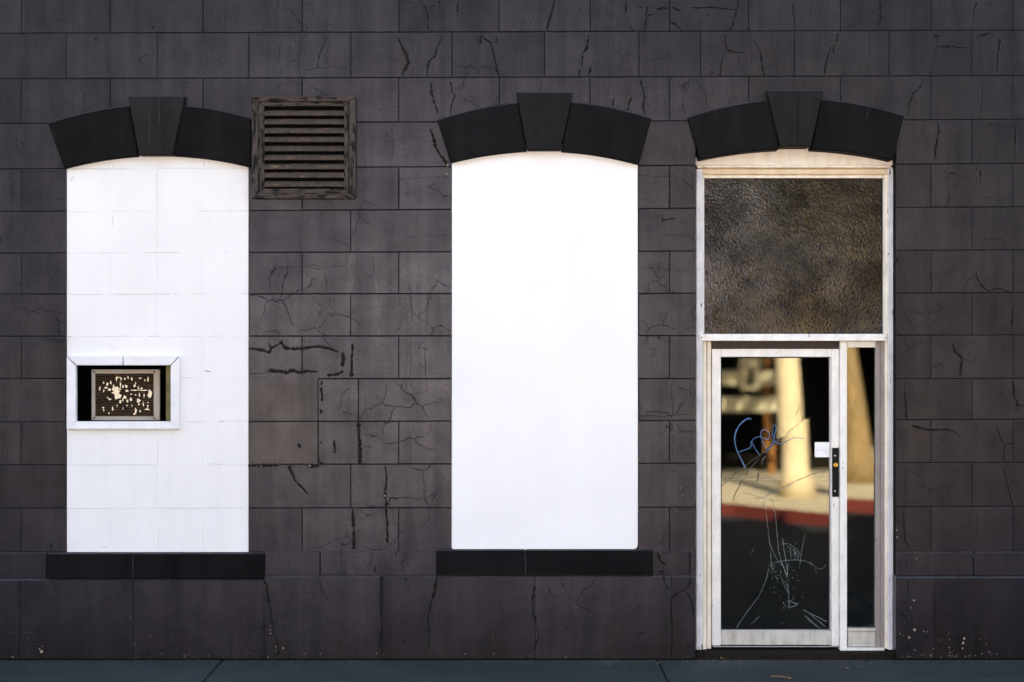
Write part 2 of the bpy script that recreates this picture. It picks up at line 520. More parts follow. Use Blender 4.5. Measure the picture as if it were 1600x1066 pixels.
# ------------------------------------------------------------------ ground (setting)
walk = empty('sidewalk', (0, -1.2, 0))
tag(walk, 'dark slate coloured concrete sidewalk along the foot of the wall', None, None, 'structure')
WALK_Y = -2.3
jx = [-9.0, -5.04, (348 - 800) * S, (1028 - 800) * S, 4.08, 7.1, 10.0]
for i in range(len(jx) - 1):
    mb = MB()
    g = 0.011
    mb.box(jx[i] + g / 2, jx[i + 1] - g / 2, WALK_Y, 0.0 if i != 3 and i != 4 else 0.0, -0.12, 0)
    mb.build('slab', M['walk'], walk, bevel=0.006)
mb = MB()
mb.box(-9, 10, WALK_Y, 0.0, -0.3, -0.02)
mb.build('joint_bed', M['mortar'], walk)
mb = MB()
mb.box(-9, 10, WALK_Y - 0.15, WALK_Y - 0.004, -0.3, 0.0)
tag(mb.build('kerb', M['walk'], None, bevel=0.02), 'dark kerb between sidewalk and road', None, None, 'structure')

mb = MB()
mb.add([(-400, -400, -0.14), (400, -400, -0.14), (400, 400, -0.14), (-400, 400, -0.14)], [(0, 1, 2, 3)])
tag(mb.build('road', M['asphalt'], None, recalc=False), 'shaded asphalt road in front of the wall', None, None, 'structure')

# far side of the street: bulging red kerb, sunlit sidewalk
kl = [(-40, 11.4), (-6, 11.4), (1.6, 11.4), (2.4, 11.25), (2.95, 10.85), (3.5, 10.1), (4.1, 9.45), (4.6, 9.15), (5.3, 9.05), (9, 9.05), (40, 9.05)]
mb = MB()
for i in range(len(kl) - 1):
    (x0, l0), (x1, l1) = kl[i], kl[i + 1]
    mb.add([(x0, -l0, -0.2), (x1, -l1, -0.2), (x1, -l1 - 0.16, -0.2), (x0, -l0 - 0.16, -0.2),
            (x0, -l0, 0.02), (x1, -l1, 0.02), (x1, -l1 - 0.16, 0.02), (x0, -l0 - 0.16, 0.02)],
           [(0, 3, 2, 1), (4, 5, 6, 7), (0, 1, 5, 4), (2, 3, 7, 6)])
tag(mb.build('far_kerb', M['redkerb'], None), 'red painted kerb on the far side of the street', None, None, 'structure')
mb = MB()
poly = [(x, -l - 0.165) for x, l in kl] + [(40, -30), (-40, -30)]
nn = len(poly)
mb.add([(x, y, 0.0) for x, y in poly] + [(x, y, -0.2) for x, y in poly], [tuple(range(nn))] + [(i, (i + 1) % nn, (i + 1) % nn + nn, i + nn) for i in range(nn)])
tag(mb.build('far_sidewalk', M['farwalk'], None), 'sunlit pale concrete sidewalk across the street', None, None, 'structure')

# ------------------------------------------------------------------ the building: block wall
bld = empty('building', (0, 0.3, 0))
tag(bld, 'dark grey painted block building with cracked paint, black arches and a glass door', 'building')

LINES = [(-90, -94), (-19, -23), (52.5, 47.5), (123.5, 118.5), (193.5, 187), (264.5, 256), (331, 323.5), (396, 391), (460, 458),
         (526, 524), (592, 592), (660, 656), (727, 723), (795, 792), (863, 862)]
SET_A = [-258, -113, 33, 172, 317, 472, 623, 780, 922, 1046, 1170, 1314, 1455, 1583, 1726, 1870]
SET_B = [-186, -41, 103, 245, 389, 548, 706, 851, 998, 1095, 1242, 1389, 1519, 1655, 1798]
X_MIN, X_MAX = -258, 1870
TOP_HIDE = 214
OPEN = [(104, 388.5, TOP_HIDE, 864), (705.5, 997, TOP_HIDE, 859.5), (1087, 1400, TOP_HIDE, 1040)]


def ly(k, x):
    a, b = LINES[k]
    return a + (b - a) * x / 1600.0


def cut(rect, holes):
    """axis-aligned rect minus holes -> list of rects"""
    out = [rect]
    for (hx0, hx1, hy0, hy1) in holes:
        nxt = []
        for (x0, x1, y0, y1) in out:
            if x1 <= hx0 or x0 >= hx1 or y1 <= hy0 or y0 >= hy1:
                nxt.append((x0, x1, y0, y1))
                continue
            if x0 < hx0: nxt.append((x0, hx0, y0, y1))
            if x1 > hx1: nxt.append((hx1, x1, y0, y1))
            xa, xb = max(x0, hx0), min(x1, hx1)
            if y0 < hy0: nxt.append((xa, xb, y0, hy0))
            if y1 > hy1: nxt.append((xa, xb, hy1, y1))
        out = nxt
    return out


FACES = []            # (x0, x1, y0, y1, face depth) for placing cracks
GAP = 0.52            # half joint width in photo px
for k in range(len(LINES) - 1):
    js = SET_A if k % 2 == 1 else SET_B
    js = [X_MIN] + [j for j in js if X_MIN < j < X_MAX] + [X_MAX]
    for a, b in zip(js[:-1], js[1:]):
        xm = (a + b) / 2
        rects = [(a, b, ly(k, xm), ly(k + 1, xm))]
        patch = False
        if k in (10, 11) and a < 450 < b:         # the patched corner beside the left panel
            a2 = 388.5
            rects = [(a2, 497, ly(k, 440) - (7 if k == 10 else 0), ly(k + 1, 440)), (497, b if b > 560 else 560, ly(k, 520), ly(k + 1, 520))]
            patch = True
        elif k in (10, 11) and a < 560 and b > 450:
            rects = [(560 if a < 560 else a, b, ly(k, xm), ly(k + 1, xm))] if b > 575 else []
        if k in (10, 11) and a < 389 < b and not patch:
            pass
        ri = 0
        for rc in rects:
            for (x0, x1, y0, y1) in cut(rc, OPEN):
                if x1 - x0 < 4 or y1 - y0 < 3:
                    continue
                dy = random.uniform(-0.0016, 0.0016)
                ov = {'l': x0 == rc[0], 'r': x1 == rc[1], 't': y0 == rc[2], 'b': y1 == rc[3]}
                vg = random.uniform(0.25, 0.55) if k < 6 else random.uniform(0.08, 0.32)
                gl = vg if ov['l'] else 0.05
                gr = vg if ov['r'] else 0.05
                gt = GAP if ov['t'] else 0.05
                gb = GAP if ov['b'] else 0.05
                p0, p1 = P(x0 + gl, y1 - gb), P(x1 - gr, y0 + gt)
                # each course runs very slightly uphill to the right, as in the wall
                tl = (LINES[k][1] - LINES[k][0]) / 1600 * (x1 - x0) / 2 * S
                bl = (LINES[k + 1][1] - LINES[k + 1][0]) / 1600 * (x1 - x0) / 2 * S
                if not ov['t']: tl = 0
                if not ov['b']: bl = 0
                mb = MB()
                mb.prism([(p0.x, p0.z + bl), (p1.x, p0.z - bl), (p1.x, p1.z - tl), (p0.x, p1.z + tl)], dy, 0.14)
                mat = M['patch'] if patch and x1 <= 497.5 else M['wall']
                for vi in range(4):      # hand-set faces are not quite in one plane
                    vx, vy, vz = mb.v[vi]
                    mb.v[vi] = (vx, vy + random.uniform(-0.0005, 0.0005), vz)
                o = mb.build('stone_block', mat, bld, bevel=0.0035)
                FACES.append((x0, x1, y0, y1, dy))

# sill course and base course
def course(name, xs, yt, yb, dy, bev, holes=(), gap=0.6):
    for a, b in zip(xs[:-1], xs[1:]):
        for (x0, x1, y0, y1) in cut((a, b, yt, yb), holes):
            if x1 - x0 < 5: continue
            d = dy + random.uniform(-0.001, 0.001)
            p0, p1 = P(x0 + (gap if x0 == a else 0), y1 - 0.05, d), P(x1 - (gap if x1 == b else 0), y0 + 0.05, d)
            mb = MB()
            ch = 0.011 if name == 'base_block' else 0.006
            mb.xprism([(d, p0.z), (d, p1.z - ch), (d + ch * 0.9, p1.z), (0.14, p1.z), (0.14, p0.z)], p0.x, p1.x)
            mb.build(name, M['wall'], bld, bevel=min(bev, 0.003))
            FACES.append((x0, x1, y0, y1, d))


DOORH = [(1087, 1400, 800, 1100)]
course('band_block', [-258, -90, 73, 412], 863, 904, -0.010, 0.005)
course('band_block', [412, 500, 683], 861.5, 899, -0.010, 0.005)
course('band_block', [683, 1019], 861, 899, -0.010, 0.005)
course('band_block', [1019, 1078, 1087], 861, 899, -0.010, 0.005)
course('band_block', [1400, 1521, 1700, 1870], 862, 900, -0.010, 0.005)
course('base_block', [-258, -130, 30, 208, 412.5], 904.5, 1030, -0.028, 0.004, gap=0.05)
course('base_block', [412.5, 597, 836, 1049, 1087], 899.5, 1030, -0.028, 0.004, gap=0.05)
course('base_block', [1400, 1460, 1640, 1870], 901, 1030, -0.028, 0.004, gap=0.05)

# mortar bed behind the blocks
mb = MB()
for (x0, x1, y0, y1) in cut((X_MIN, X_MAX, -90, 1032), OPEN):
    a, b = P(x0, y1), P(x1, y0)
    mb.box(a.x, b.x, 0.006, 0.30, a.z, b.z)
mb.build('mortar', M['mortar'], bld)

# the wall beyond the blocks seen here, cornice and roof
ROOF_Z = 6.3
xl, xr = P(X_MIN, 0).x, P(X_MAX, 0).x
zt = P(0, -90).z
mb = MB()
mb.box(-6.59, xl - 0.01, 0.0, 0.3, -0.2, ROOF_Z)
mb.box(xr + 0.01, 9.59, 0.0, 0.3, -0.2, ROOF_Z)
mb.box(xl - 0.01, xr + 0.01, 0.0, 0.3, zt + 0.01, ROOF_Z)
mb.build('upper_wall', M['wall'], bld)
mb = MB()
mb.box(-6.59, 9.59, 0.0, 9.0, ROOF_Z + 0.001, ROOF_Z + 0.15)
mb.box(-6.59, 9.59, 8.7, 9.0, -0.2, ROOF_Z)
mb.build('roof', M['mortar'], bld)
mb = MB()
mb.box(-6.58, 9.58, -0.06, -0.005, 6.2, 6.42)
mb.box(-6.58, 4.95, 0.02, 0.32, 6.452, 7.45)  # raised wall out of view, added to shade the far strip of road
mb.build('coping_shade_wall', M['black'], bld, bevel=0.02)

for x0, x1, hh, lab in ((-26, -6.6, 15.0, 'tall dark brick building added out of view to shade the far side, beyond the arches'), (9.6, 26, 13.0, 'dark brick building added out of view to shade the far side, beyond the glass door')):
    nb = empty('shade_building', ((x0 + x1) / 2, 4.8, 0))  # added out of view; their height shades both ends of the far side
    tag(nb, lab, 'building')
    mb = MB(); mb.box(x0, x1, -0.012, 9.6, -0.2, hh); mb.build('wall', M['farbrown'], nb)
    mb = MB(); mb.box(x0 - 0.1, x1 + 0.1, -0.2, 9.7, hh + 0.001, hh + 0.3); mb.build('parapet', M['farbrown'], nb, bevel=0.02)
    for fz in (4.6, 8.0, 11.0):
        for i in range(4):
            wx = x0 + (x1 - x0) * (i + 0.5) / 4
            if fz + 1.8 > hh: continue
            mb = MB(); mb.box(wx - 0.6, wx + 0.6, -0.05, -0.013, fz, fz + 1.7); w_ = mb.build('window', M['fardark'], nb, bevel=0.005)
            mb = MB(); mb.box(wx - 0.7, wx + 0.7, -0.1, -0.013, fz - 0.14, fz - 0.002); mb.build('window_sill', M['mortar'], w_, bevel=0.005)

# ------------------------------------------------------------------ arches, sills, infill panels
def lerp_arc(x0, y0, xa, ya, x1, y1, n=18):
    """parabola-like arc through three points"""
    pts = []
    for i in range(n + 1):
        x = x0 + (x1 - x0) * i / n
        y = (y0 * (x - xa) * (x - x1) / ((x0 - xa) * (x0 - x1)) + ya * (x - x0) * (x - x1) / ((xa - x0) * (xa - x1))
             + y1 * (x - x0) * (x - xa) / ((x1 - x0) * (x1 - xa)))
        pts.append((x, y))
    return pts


def arc_y(arc, x):
    (x0, y0), (xa, ya), (x1, y1) = arc
    return (y0 * (x - xa) * (x - x1) / ((x0 - xa) * (x0 - x1)) + ya * (x - x0) * (x - x1) / ((xa - x0) * (xa - x1))
            + y1 * (x - x0) * (x - xa) / ((x1 - x0) * (x1 - xa)))


def arch(low, top, xlo, xhi, kt, kb, cut_right=None):
    """low / top: three points of the lower and upper arc; xlo: outer-left (top, bottom); kt, kb: keystone (x0, x1, y)"""
    yf = -0.045
    def side(xa, xb, xc, xd):     # top from xa to xb, bottom from xd back to xc
        n = 12
        t = [(xa + (xb - xa) * i / n, arc_y(top, xa + (xb - xa) * i / n)) for i in range(n + 1)]
        b = [(xd + (xc - xd) * i / n, arc_y(low, xd + (xc - xd) * i / n)) for i in range(n + 1)]
        return t + b
    for which in (0, 1):
        if which == 0:
            poly = side(xlo[0], kt[0] + (kb[0] - kt[0]) * 0.22 - 0.6, xlo[1], kb[0] - 0.6)
        else:
            poly = side(kt[1] + (kb[1] - kt[1]) * 0.22 + 0.6, xhi[0], kb[1] + 0.6, xhi[1])
            if cut_right:
                poly = [(min(x, cut_right), y) for x, y in poly]
        mb = MB()
        mb.pprism(poly, yf, 0.20)
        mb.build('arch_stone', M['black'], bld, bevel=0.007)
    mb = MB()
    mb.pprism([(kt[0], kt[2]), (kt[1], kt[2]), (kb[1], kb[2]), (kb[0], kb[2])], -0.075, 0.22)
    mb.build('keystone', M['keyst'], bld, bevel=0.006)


ARCHES = [
    (((100, 263.5), (245, 243.5), (392, 262)), ((75, 192), (245, 163), (408, 189)), (75, 100), (408, 392), (200, 289, 150), (217, 269, 243), 392),
    (((696, 257), (851, 236.5), (1001, 258.5)), ((683, 187.5), (851, 158), (1018, 184.5)), (683, 704), (1018, 998), (807, 895, 144), (824, 876, 235), None),
    (((1085, 251.5), (1242, 233), (1398, 251)), ((1074, 183), (1243, 154), (1413, 180)), (1074, 1094), (1413, 1396), (1198, 1287, 141), (1219, 1267, 229), None),
]
for a in ARCHES:
    arch(*a)
for pts, w, y in (([(248, 152), (249, 165), (248.5, 195)], .7, -0.0775), ([(233, 155), (234, 235)], .5, -0.0775), ([(1117, 174), (1119, 187)], .6, -0.0475), ([(1129, 172), (1131, 178)], .6, -0.0475), ([(1131, 213), (1136, 217)], 1.0, -0.0475),
                  ([(1357, 170), (1354, 188)], .6, -0.0475), ([(1241, 150), (1242, 225)], .5, -0.0775), ([(1252, 148), (1252, 224)], .4, -0.0775), ([(346, 230), (349, 236)], .7, -0.0475), ([(207, 868), (208, 886), (207, 904)], .9, -0.0525), ([(820, 862), (822, 880), (820.5, 897)], 1.1, -0.0525)):
    mb = MB()
    stroke(mb, pts, w, y, 0.3, True, 4)
    tag(mb.build('scratch', M['dustline'], bld), None, None, None, 'stuff')

for (x0, x1, y0, y1, sp) in ((73, 412.5, 865, 905, 207), (683, 1019.5, 859.5, 898, 821)):
    for a, b in ((x0, sp - 0.4), (sp + 0.4, x1)):
        mb = MB()
        mb.pbox(a, b, y0, y1, -0.05, 0.18)
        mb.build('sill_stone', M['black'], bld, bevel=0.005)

# left panel: white painted block infill with an opening cut for the air conditioner
PY = 0.006
pan = empty('infill_panel', P(246, 560, PY), bld)
tag(pan, 'white painted block infill with faint joints')
HOLE = (112, 272, 565, 664)
low_l = ARCHES[0][0]
for k in range(3, 14):
    js = SET_A if k % 2 == 1 else SET_B
    js = [104.5] + [j for j in js if 112 < j < 380] + [388]
    for a, b in zip(js[:-1], js[1:]):
        xm = (a + b) / 2
        y0, y1 = ly(k, xm), ly(k + 1, xm)
        y0, y1 = max(y0, 236), min(y1, 864)
        if y1 - y0 < 6: continue
        for (u0, u1, v0, v1) in cut((a, b, y0, y1), [HOLE]):
            if u1 - u0 < 3 or v1 - v0 < 2: continue
            d = PY + random.uniform(-0.0008, 0.0008)
            mb = MB()
            g = 0.06
            mb.pbox(u0 + g, u1 - g, v0 + g, v1 - g, d, 0.12)
            mb.build('infill_block', M['whiteblock'], pan, bevel=0.0008)
mb = MB()
for (x0, x1, y0, y1) in cut((104.5, 388.2, 230, 863.5), [HOLE]):
    a, b = P(x0, y1), P(x1, y0)
    mb.box(a.x, b.x, PY + 0.004, 0.30, a.z, b.z)
mb.build('infill_mortar', M['whitejoint'], pan)

# middle panel: smooth white
mb = MB()
poly = [(706, 225), (996.5, 225), (997, 850), (996, 855), (993, 858), (988, 859.5), (709, 859.5), (706.5, 858), (705.5, 855.5)]
mb.pprism(poly, 0.004, 0.25)
tag(mb.build('plaster_panel', M['whiteplain'], bld, bevel=0.004), 'smooth bright white plaster infill')

mb = MB()
for pts, w in (([(312, 330.2), (324, 330)], .7), ([(357, 329.5), (363, 329.6)], .9), ([(374, 329.4), (383, 329.3)], .8), ([(242, 330.4), (247, 330.4)], .8), ([(105, 331), (145, 331.5)], .35), ([(176, 335), (177, 355)], .6),
               ([(157, 395), (200, 395)], .35), ([(225, 395), (279, 395)], .6), ([(350, 394.3), (357, 394.3)], .5), ([(105, 460.5), (165, 460)], .35), ([(183, 460), (250, 459.8)], .45), ([(250, 459.7), (266, 459.6)], .8), ([(271, 459.6), (279, 459.5)], .7), ([(300, 459.4), (318, 459.3)], .4), ([(378, 459), (387, 459)], .7),
               ([(104, 527), (112, 526.5)], .9), ([(162, 526), (205, 525.6)], .4), ([(215, 525.8), (221, 525.8)], .6), ([(232, 525.7), (250, 525.5)], .6), ([(330, 525.2), (345, 525)], .35), ([(292, 659.5), (320, 659.2)], .7), ([(340, 659), (352, 658.6)], .9), ([(352, 658.4), (386, 657.6)], .35),
               ([(104, 727), (240, 726.6)], .3), ([(332, 724.5), (349, 727)], .6), ([(247, 690), (246, 726)], .45), ([(248, 825), (247, 862)], .45), ([(245, 270), (245.5, 330)], .5), ([(245, 405), (247, 438)], .4), ([(105, 795), (380, 793.5)], .3), ([(282, 590), (300, 591)], .5), ([(318, 579), (330, 581)], 1.4), ([(327, 580), (331, 582)], 2),
               ([(294, 546), (297, 543)], 1), ([(228, 703), (230, 705)], 1.2), ([(213, 834), (218, 832)], .9), ([(155, 855), (170, 854.5)], .7), ([(105, 264), (210, 264.5)], .4), ([(250, 263), (390, 263)], .3), ([(318, 250), (320, 262)], .7), ([(177, 252), (177, 264)], .5), ([(116, 275), (110, 282)], 1.2)):
    stroke(mb, pts, w, PY - 0.0022, 0.25, True, 3)
tag(mb.build('seam_mark', M['seam'], pan), None, None, None, 'stuff')

# frame round the hole in the left panel, dark lining, the unit inside it
fr = empty('opening_frame', P(192, 614, 0), bld)
tag(fr, 'white timber frame with mitred corners')
f0, f1, g0, g1 = 104, 280.5, 556.5, 671.5
i0, i1, h0, h1 = 118.5, 266.5, 571, 658.5
boards = [
    [(f0 + 1.2, g0), (191.5, g0), (191.5, h0), (i0 + 1.0, h0)],
    [(192.9, g0), (f1 - 1.2, g0), (i1 - 0.6, h0), (192.9, h0)],
    [(f0, g0 + 1.5), (i0, h0 + 1.2), (i0, h1), (f0, g1)],
    [(f1, g0 + 1.2), (f1, g1), (i1, h1), (i1, h0 + 0.8)],
    [(i0, h1 + 0.3), (i1, h1 + 0.3), (f1 - 0.2, g1), (f0 + 0.2, g1)],
]
for bd in boards:
    mb = MB()
    mb.pprism(bd, -0.028, 0.045)
    mb.build('frame_board', M['nicheframe'], fr, bevel=0.003)
for bd in ([(f0 + 3, g1 - 5), (f1 - 3, g1 - 5), (f1 - 3, g1 - 4), (f0 + 3, g1 - 4)],):
    mb = MB()
    mb.pprism([(f0 + 4, g1 - 5.5), (f1 - 4, g1 - 5.5), (f1 - 0.5, g1 - 0.8), (f0 + 0.5, g1 - 0.8)], -0.034, 0.008)
    mb.build('frame_bead', M['nicheframe'], fr, bevel=0.002)
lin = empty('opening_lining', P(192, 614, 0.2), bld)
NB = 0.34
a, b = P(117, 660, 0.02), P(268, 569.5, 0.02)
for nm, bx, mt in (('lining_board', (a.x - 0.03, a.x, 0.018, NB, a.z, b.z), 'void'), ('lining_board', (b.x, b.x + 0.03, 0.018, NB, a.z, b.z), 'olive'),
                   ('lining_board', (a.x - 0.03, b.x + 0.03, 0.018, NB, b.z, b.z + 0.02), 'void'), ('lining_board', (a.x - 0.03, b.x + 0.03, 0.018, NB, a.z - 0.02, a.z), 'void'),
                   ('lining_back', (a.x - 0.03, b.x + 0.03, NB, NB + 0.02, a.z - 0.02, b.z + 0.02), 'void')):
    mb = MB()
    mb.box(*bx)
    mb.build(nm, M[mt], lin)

ac = empty('air_conditioner', P(196, 657, 0.10))
tag(ac, 'old box air conditioner with peeling grille set inside the white framed opening', 'air conditioner')
YA = 0.07
a0, a1, b0, b1 = 143, 249.5, 577.5, 657
c0, c1, d0, d1 = 148.5, 239, 584, 650.5
for bd in ([(a0, b0), (a1, b0), (c1 + 1, d0), (c0, d0)], [(a0, b0 + .3), (c0, d0 + .3), (c0, d1), (a0, b1 - .3)],
           [(a1, b0 + .3), (a1, b1 - .3), (c1 + 1, d1), (c1 + 1, d0 + .3)], [(c0, d1 + .3), (c1 + 1, d1 + .3), (a1, b1), (a0, b1)]):
    mb = MB()
    mb.pprism(bd, YA, 0.03)
    mb.build('bezel', M['bezel'], ac, bevel=0.002)
mb = MB()
mb.pbox(a0 + 1, a1 - 1, b0 + 1, b1 - 1, YA + 0.05, 0.2)
mb.build('case', M['void'], ac, bevel=0.004)
ns = 17
for i in range(ns):
    z0 = P(0, d0 + (d1 - d0) * (i + 0.95) / ns, YA).z
    z1 = P(0, d0 + (d1 - d0) * (i + 0.15) / ns, YA).z
    mb = MB()
    mb.xprism([(YA + 0.012, z0), (YA + 0.010, z0 + 0.004), (YA + 0.026, z1), (YA + 0.03, z1 - 0.003)], P(c0, 0, YA).x, P(c1 + 1, 0, YA).x)
    mb.build('grille_slat', M['grille'], ac)
for px, py in ((147, 581), (241, 581), (147, 653.5), (241, 653.5)):
    mb = MB()
    mb.disc(P(px, py, YA), 0.006, YA - 0.004, YA + 0.01, 10)
    mb.build('screw', M['blackmetal'], ac)
# flakes of pale paint still clinging to the grille (traced from the bright pieces seen in the photo)
mb = MB(); mb.pbox(259.5, 266.8, 569, 659, 0.045, 0.02); mb.build('lining_strip', M['olive'], lin)
fl = [(181, 612, 6, 8), (184, 618, 5, 6), (178, 607, 3, 6), (197, 604, 3, 3), (198, 611, 2.6, 2), (195, 621, 3, 3), (204, 624, 2.5, 4), (216, 626, 3.5, 4), (235, 615, 3.5, 6),
      (233, 619, 3, 3), (182, 592, 1.4, 5), (185, 590, 3, 1.3), (189, 592, 1.2, 4), (195, 592, 1, 3), (200, 590, 1, 4), (206, 592, 1.2, 3), (219, 591, 2.4, 1.2), (231, 593, 1.2, 4),
      (226, 594, 1, 2), (162, 598, 1.2, 3), (168, 600, 2, 2.5), (173, 598, 1.3, 4), (166, 606, 3, 2), (171, 609, 2.5, 2.2), (162, 611, 1, 3), (156, 607, 1.2, 3), (172, 624, 3, 2), (168, 621, 1.6, 1.2),
      (188, 600, 1.2, 5), (187, 608, 2.2, 1.5), (192, 604, 1.2, 3.5), (188, 628, 2, 4), (192, 625, 1, 2.5), (199, 627, 1.6, 3), (210, 603, 1.6, 3), (216, 606, 1.2, 4), (221, 607, 3, 1.5), (212, 599, 1, 2),
      (210, 610, 9, 1.1), (226, 610, 7, 0.9), (205, 616, 2, 1), (212, 617, 1.2, 1.6), (218, 617, 1, 3), (225, 619, 1, 4), (224, 632, 1.3, 4.5), (217, 632, 1.4, 1.4), (231, 635, 1, 3.5), (230, 640, 6, 1.0),
      (212, 642, 1.6, 5), (210, 647, 1.8, 1.6), (219, 643, 1, 2.5), (176, 639, 1.4, 4), (161, 637, 1.8, 1.2), (162, 641, 0.8, 3), (183, 634, 0.8, 3), (198, 634, 1.2, 1.4), (206, 634, 0.8, 2), (192, 638, 0.7, 2), (170, 646, 1.2, 1.6), (231, 629, 1.6, 1)]
mb = MB()
for (x, y, rx, ry) in fl:
    k = random.randint(11, 15)
    pl = []
    for i in range(k):
        t = 2 * math.pi * i / k
        q = random.uniform(0.45, 1.25)
        pl.append((x + rx * q * math.cos(t), y + ry * q * math.sin(t)))
    mb.pprism(pl[::-1], YA + 0.006 + random.uniform(-0.001, 0.001), 0.002)
o = mb.build('paint_flakes', M['flake'], ac)
tag(o, None, None, None, 'stuff')

# ------------------------------------------------------------------ louvre vent
vent = empty('louvre_vent', P(474, 310, 0))
tag(vent, 'weathered timber louvre vent with nine slats fixed to the wall beside the left arch', 'vent')
o0, o1, p0, p1 = 393, 555.5, 150.5, 310.5
q0, q1, r0, r1 = 412.5, 537.5, 166, 295
def vboard(poly_o, poly_i, wood='ventwood'):
    mb = MB()
    mb.pprism(poly_o, -0.060, 0.055)
    mb.pprism(poly_i, -0.046, 0.041)
    mb.build('frame_board', M[wood], vent, bevel=0.004)
w1 = 10
vboard([(o0, p0), (o1, p0), (o1 - w1, p0 + w1 * .8), (o0 + w1, p0 + w1 * .8)], [(o0 + w1, p0 + w1 * .8 + .2), (o1 - w1, p0 + w1 * .8 + .2), (q1, r0), (q0, r0)])
vboard([(o0, p1), (o0 + w1, p1 - w1 * .8), (o1 - w1, p1 - w1 * .8), (o1, p1)], [(o0 + w1, p1 - w1 * .8 - .2), (q0, r1), (q1, r1), (o1 - w1, p1 - w1 * .8 - .2)])
vboard([(o0, p0 + .5), (o0 + w1, p0 + w1 * .8 + .5), (o0 + w1, p1 - w1 * .8 - .5), (o0, p1 - .5)], [(o0 + w1 + .2, p0 + w1 * .8 + .8), (q0, r0 + .5), (q0, r1 - .5), (o0 + w1 + .2, p1 - w1 * .8 - .8)], 'ventwood2')
vboard([(o1, p0 + .5), (o1, p1 - .5), (o1 - w1, p1 - w1 * .8 - .5), (o1 - w1, p0 + w1 * .8 + .5)], [(o1 - w1 - .2, p0 + w1 * .8 + .8), (o1 - w1 - .2, p1 - w1 * .8 - .8), (q1, r1 - .5), (q1, r0 + .5)], 'ventwood2')
mb = MB()
mb.pbox(q0 - 6, q1 + 6, r0 - 5, r1 + 5, -0.0055, 0.003)
mb.build('backing', M['void'], vent)  # black plate stands in for the unlit depth behind the slats
for i in range(9):
    t = r0 + 4 + (i + 0.78) * (r1 - r0 - 4) / 9.0
    z0 = P(0, t, -0.03).z
    mb = MB()
    h = 0.040
    rx = random.uniform(-0.002, 0.002)
    mb.xprism([(-0.043, z0 + rx), (-0.043, z0 + 0.010 + rx), (-0.012, z0 + h + rx), (-0.008, z0 + h - 0.006 + rx), (-0.037, z0 - 0.002 + rx)], P(q0 - 0.5, 0, -0.03).x, P(q1 + 0.5, 0, -0.03).x)
    mb.build('slat', M['slatwood'], vent, bevel=0.0015)
for px, py in ((476, 154), (551, 221), (472, 307), (397, 240)):
    mb = MB()
    mb.disc(P(px, py, -0.06), 0.009, -0.066, -0.05, 12)
    mb.build('screw', M['ventwood'], vent)

# ------------------------------------------------------------------ door bay
dfr = empty('door_frame', P(1242, 1017, 0.12), bld)
tag(dfr, 'chipped white and cream door frame')
def part(name, mat, parent, rects, bevel=0.003):
    mb = MB()
    for r_ in rects:
        mb.pbox(*r_)
    return mb.build(name, M[mat], parent, bevel=bevel)

part('casing', 'casing', dfr, [(1087.2, 1098.3, 264, 1016, 0.085, 0.09)], 0.006)
part('casing', 'casing', dfr, [(1387.5, 1396.5, 262, 1016, 0.085, 0.09)], 0.006)
part('casing_bead', 'cream', dfr, [(1382.5, 1387.3, 266, 1014, 0.105, 0.07)], 0.003)
part('head_casing', 'tan', dfr, [(1091, 1393, 263.2, 273.5, 0.095, 0.08)], 0.008)
part('head_bead', 'cream', dfr, [(1098, 1384, 273.7, 278.5, 0.11, 0.07)], 0.003)
part('ledge', 'cream', dfr, [(1088.5, 1393, 257.8, 262.4, 0.070, 0.10)], 0.006)
arc = [(x, y) for x, y in lerp_arc(1086, 246, 1242, 228, 1397, 245)]
mb = MB()
mb.pprism(arc + [(1397, 258), (1086, 258)], 0.10, 0.06)
mb.build('arch_board', M['segment'], dfr)
part('glass_bead', 'doorwhite', dfr, [(1098.4, 1100.3, 279, 521, 0.12, 0.05)], 0.001)
part('glass_bead', 'doorwhite', dfr, [(1380.5, 1382.4, 279, 521, 0.12, 0.05)], 0.001)
part('transom_bar', 'doorwhite', dfr, [(1092, 1386.5, 522, 533, 0.078, 0.10)], 0.004)
part('jamb', 'cream', dfr, [(1098.5, 1104, 533.4, 1015, 0.125, 0.06)], 0.003)
part('jamb', 'cream', dfr, [(1104.8, 1111.3, 533.4, 1014, 0.135, 0.06)], 0.004)
part('door_head', 'peeledhead', dfr, [(1111.8, 1311, 533.4, 544.8, 0.135, 0.06)], 0.002)
part('mullion', 'doorwhite', dfr, [(1312.5, 1323.5, 533.4, 1014, 0.115, 0.09)], 0.003)
part('side_head', 'doorwhite', dfr, [(1324, 1368, 533.4, 543, 0.135, 0.06)], 0.002)
part('side_jamb', 'brownjamb', dfr, [(1368, 1376, 533.4, 1013, 0.135, 0.06)], 0.004)
part('side_jamb', 'brownjamb', dfr, [(1376.5, 1382.3, 533.4, 1014, 0.115, 0.07)], 0.004)
part('side_rail', 'doordirty', dfr, [(1324, 1368, 982, 986.5, 0.130, 0.06), (1325, 1367.5, 986.8, 1005.5, 0.142, 0.05), (1325, 1367.5, 1005.8, 1010.5, 0.135, 0.05)], 0.002)
part('side_base', 'doorwhite', dfr, [(1313, 1382, 1012.8, 1017, 0.10, 0.08)], 0.002)
for px in (1096, 1383):
    mb = MB(); mb.disc(P(px, 528, 0.078), 0.005, 0.075, 0.08, 8); mb.build('screw', M['blackmetal'], dfr)

tw = empty('transom_window', P(1240, 400, 0.15), bld)
part('pane', 'obscure', tw, [(1098, 1384, 276, 523, 0.150, 0.008)], 0)
M['obscure'].use_nodes = True

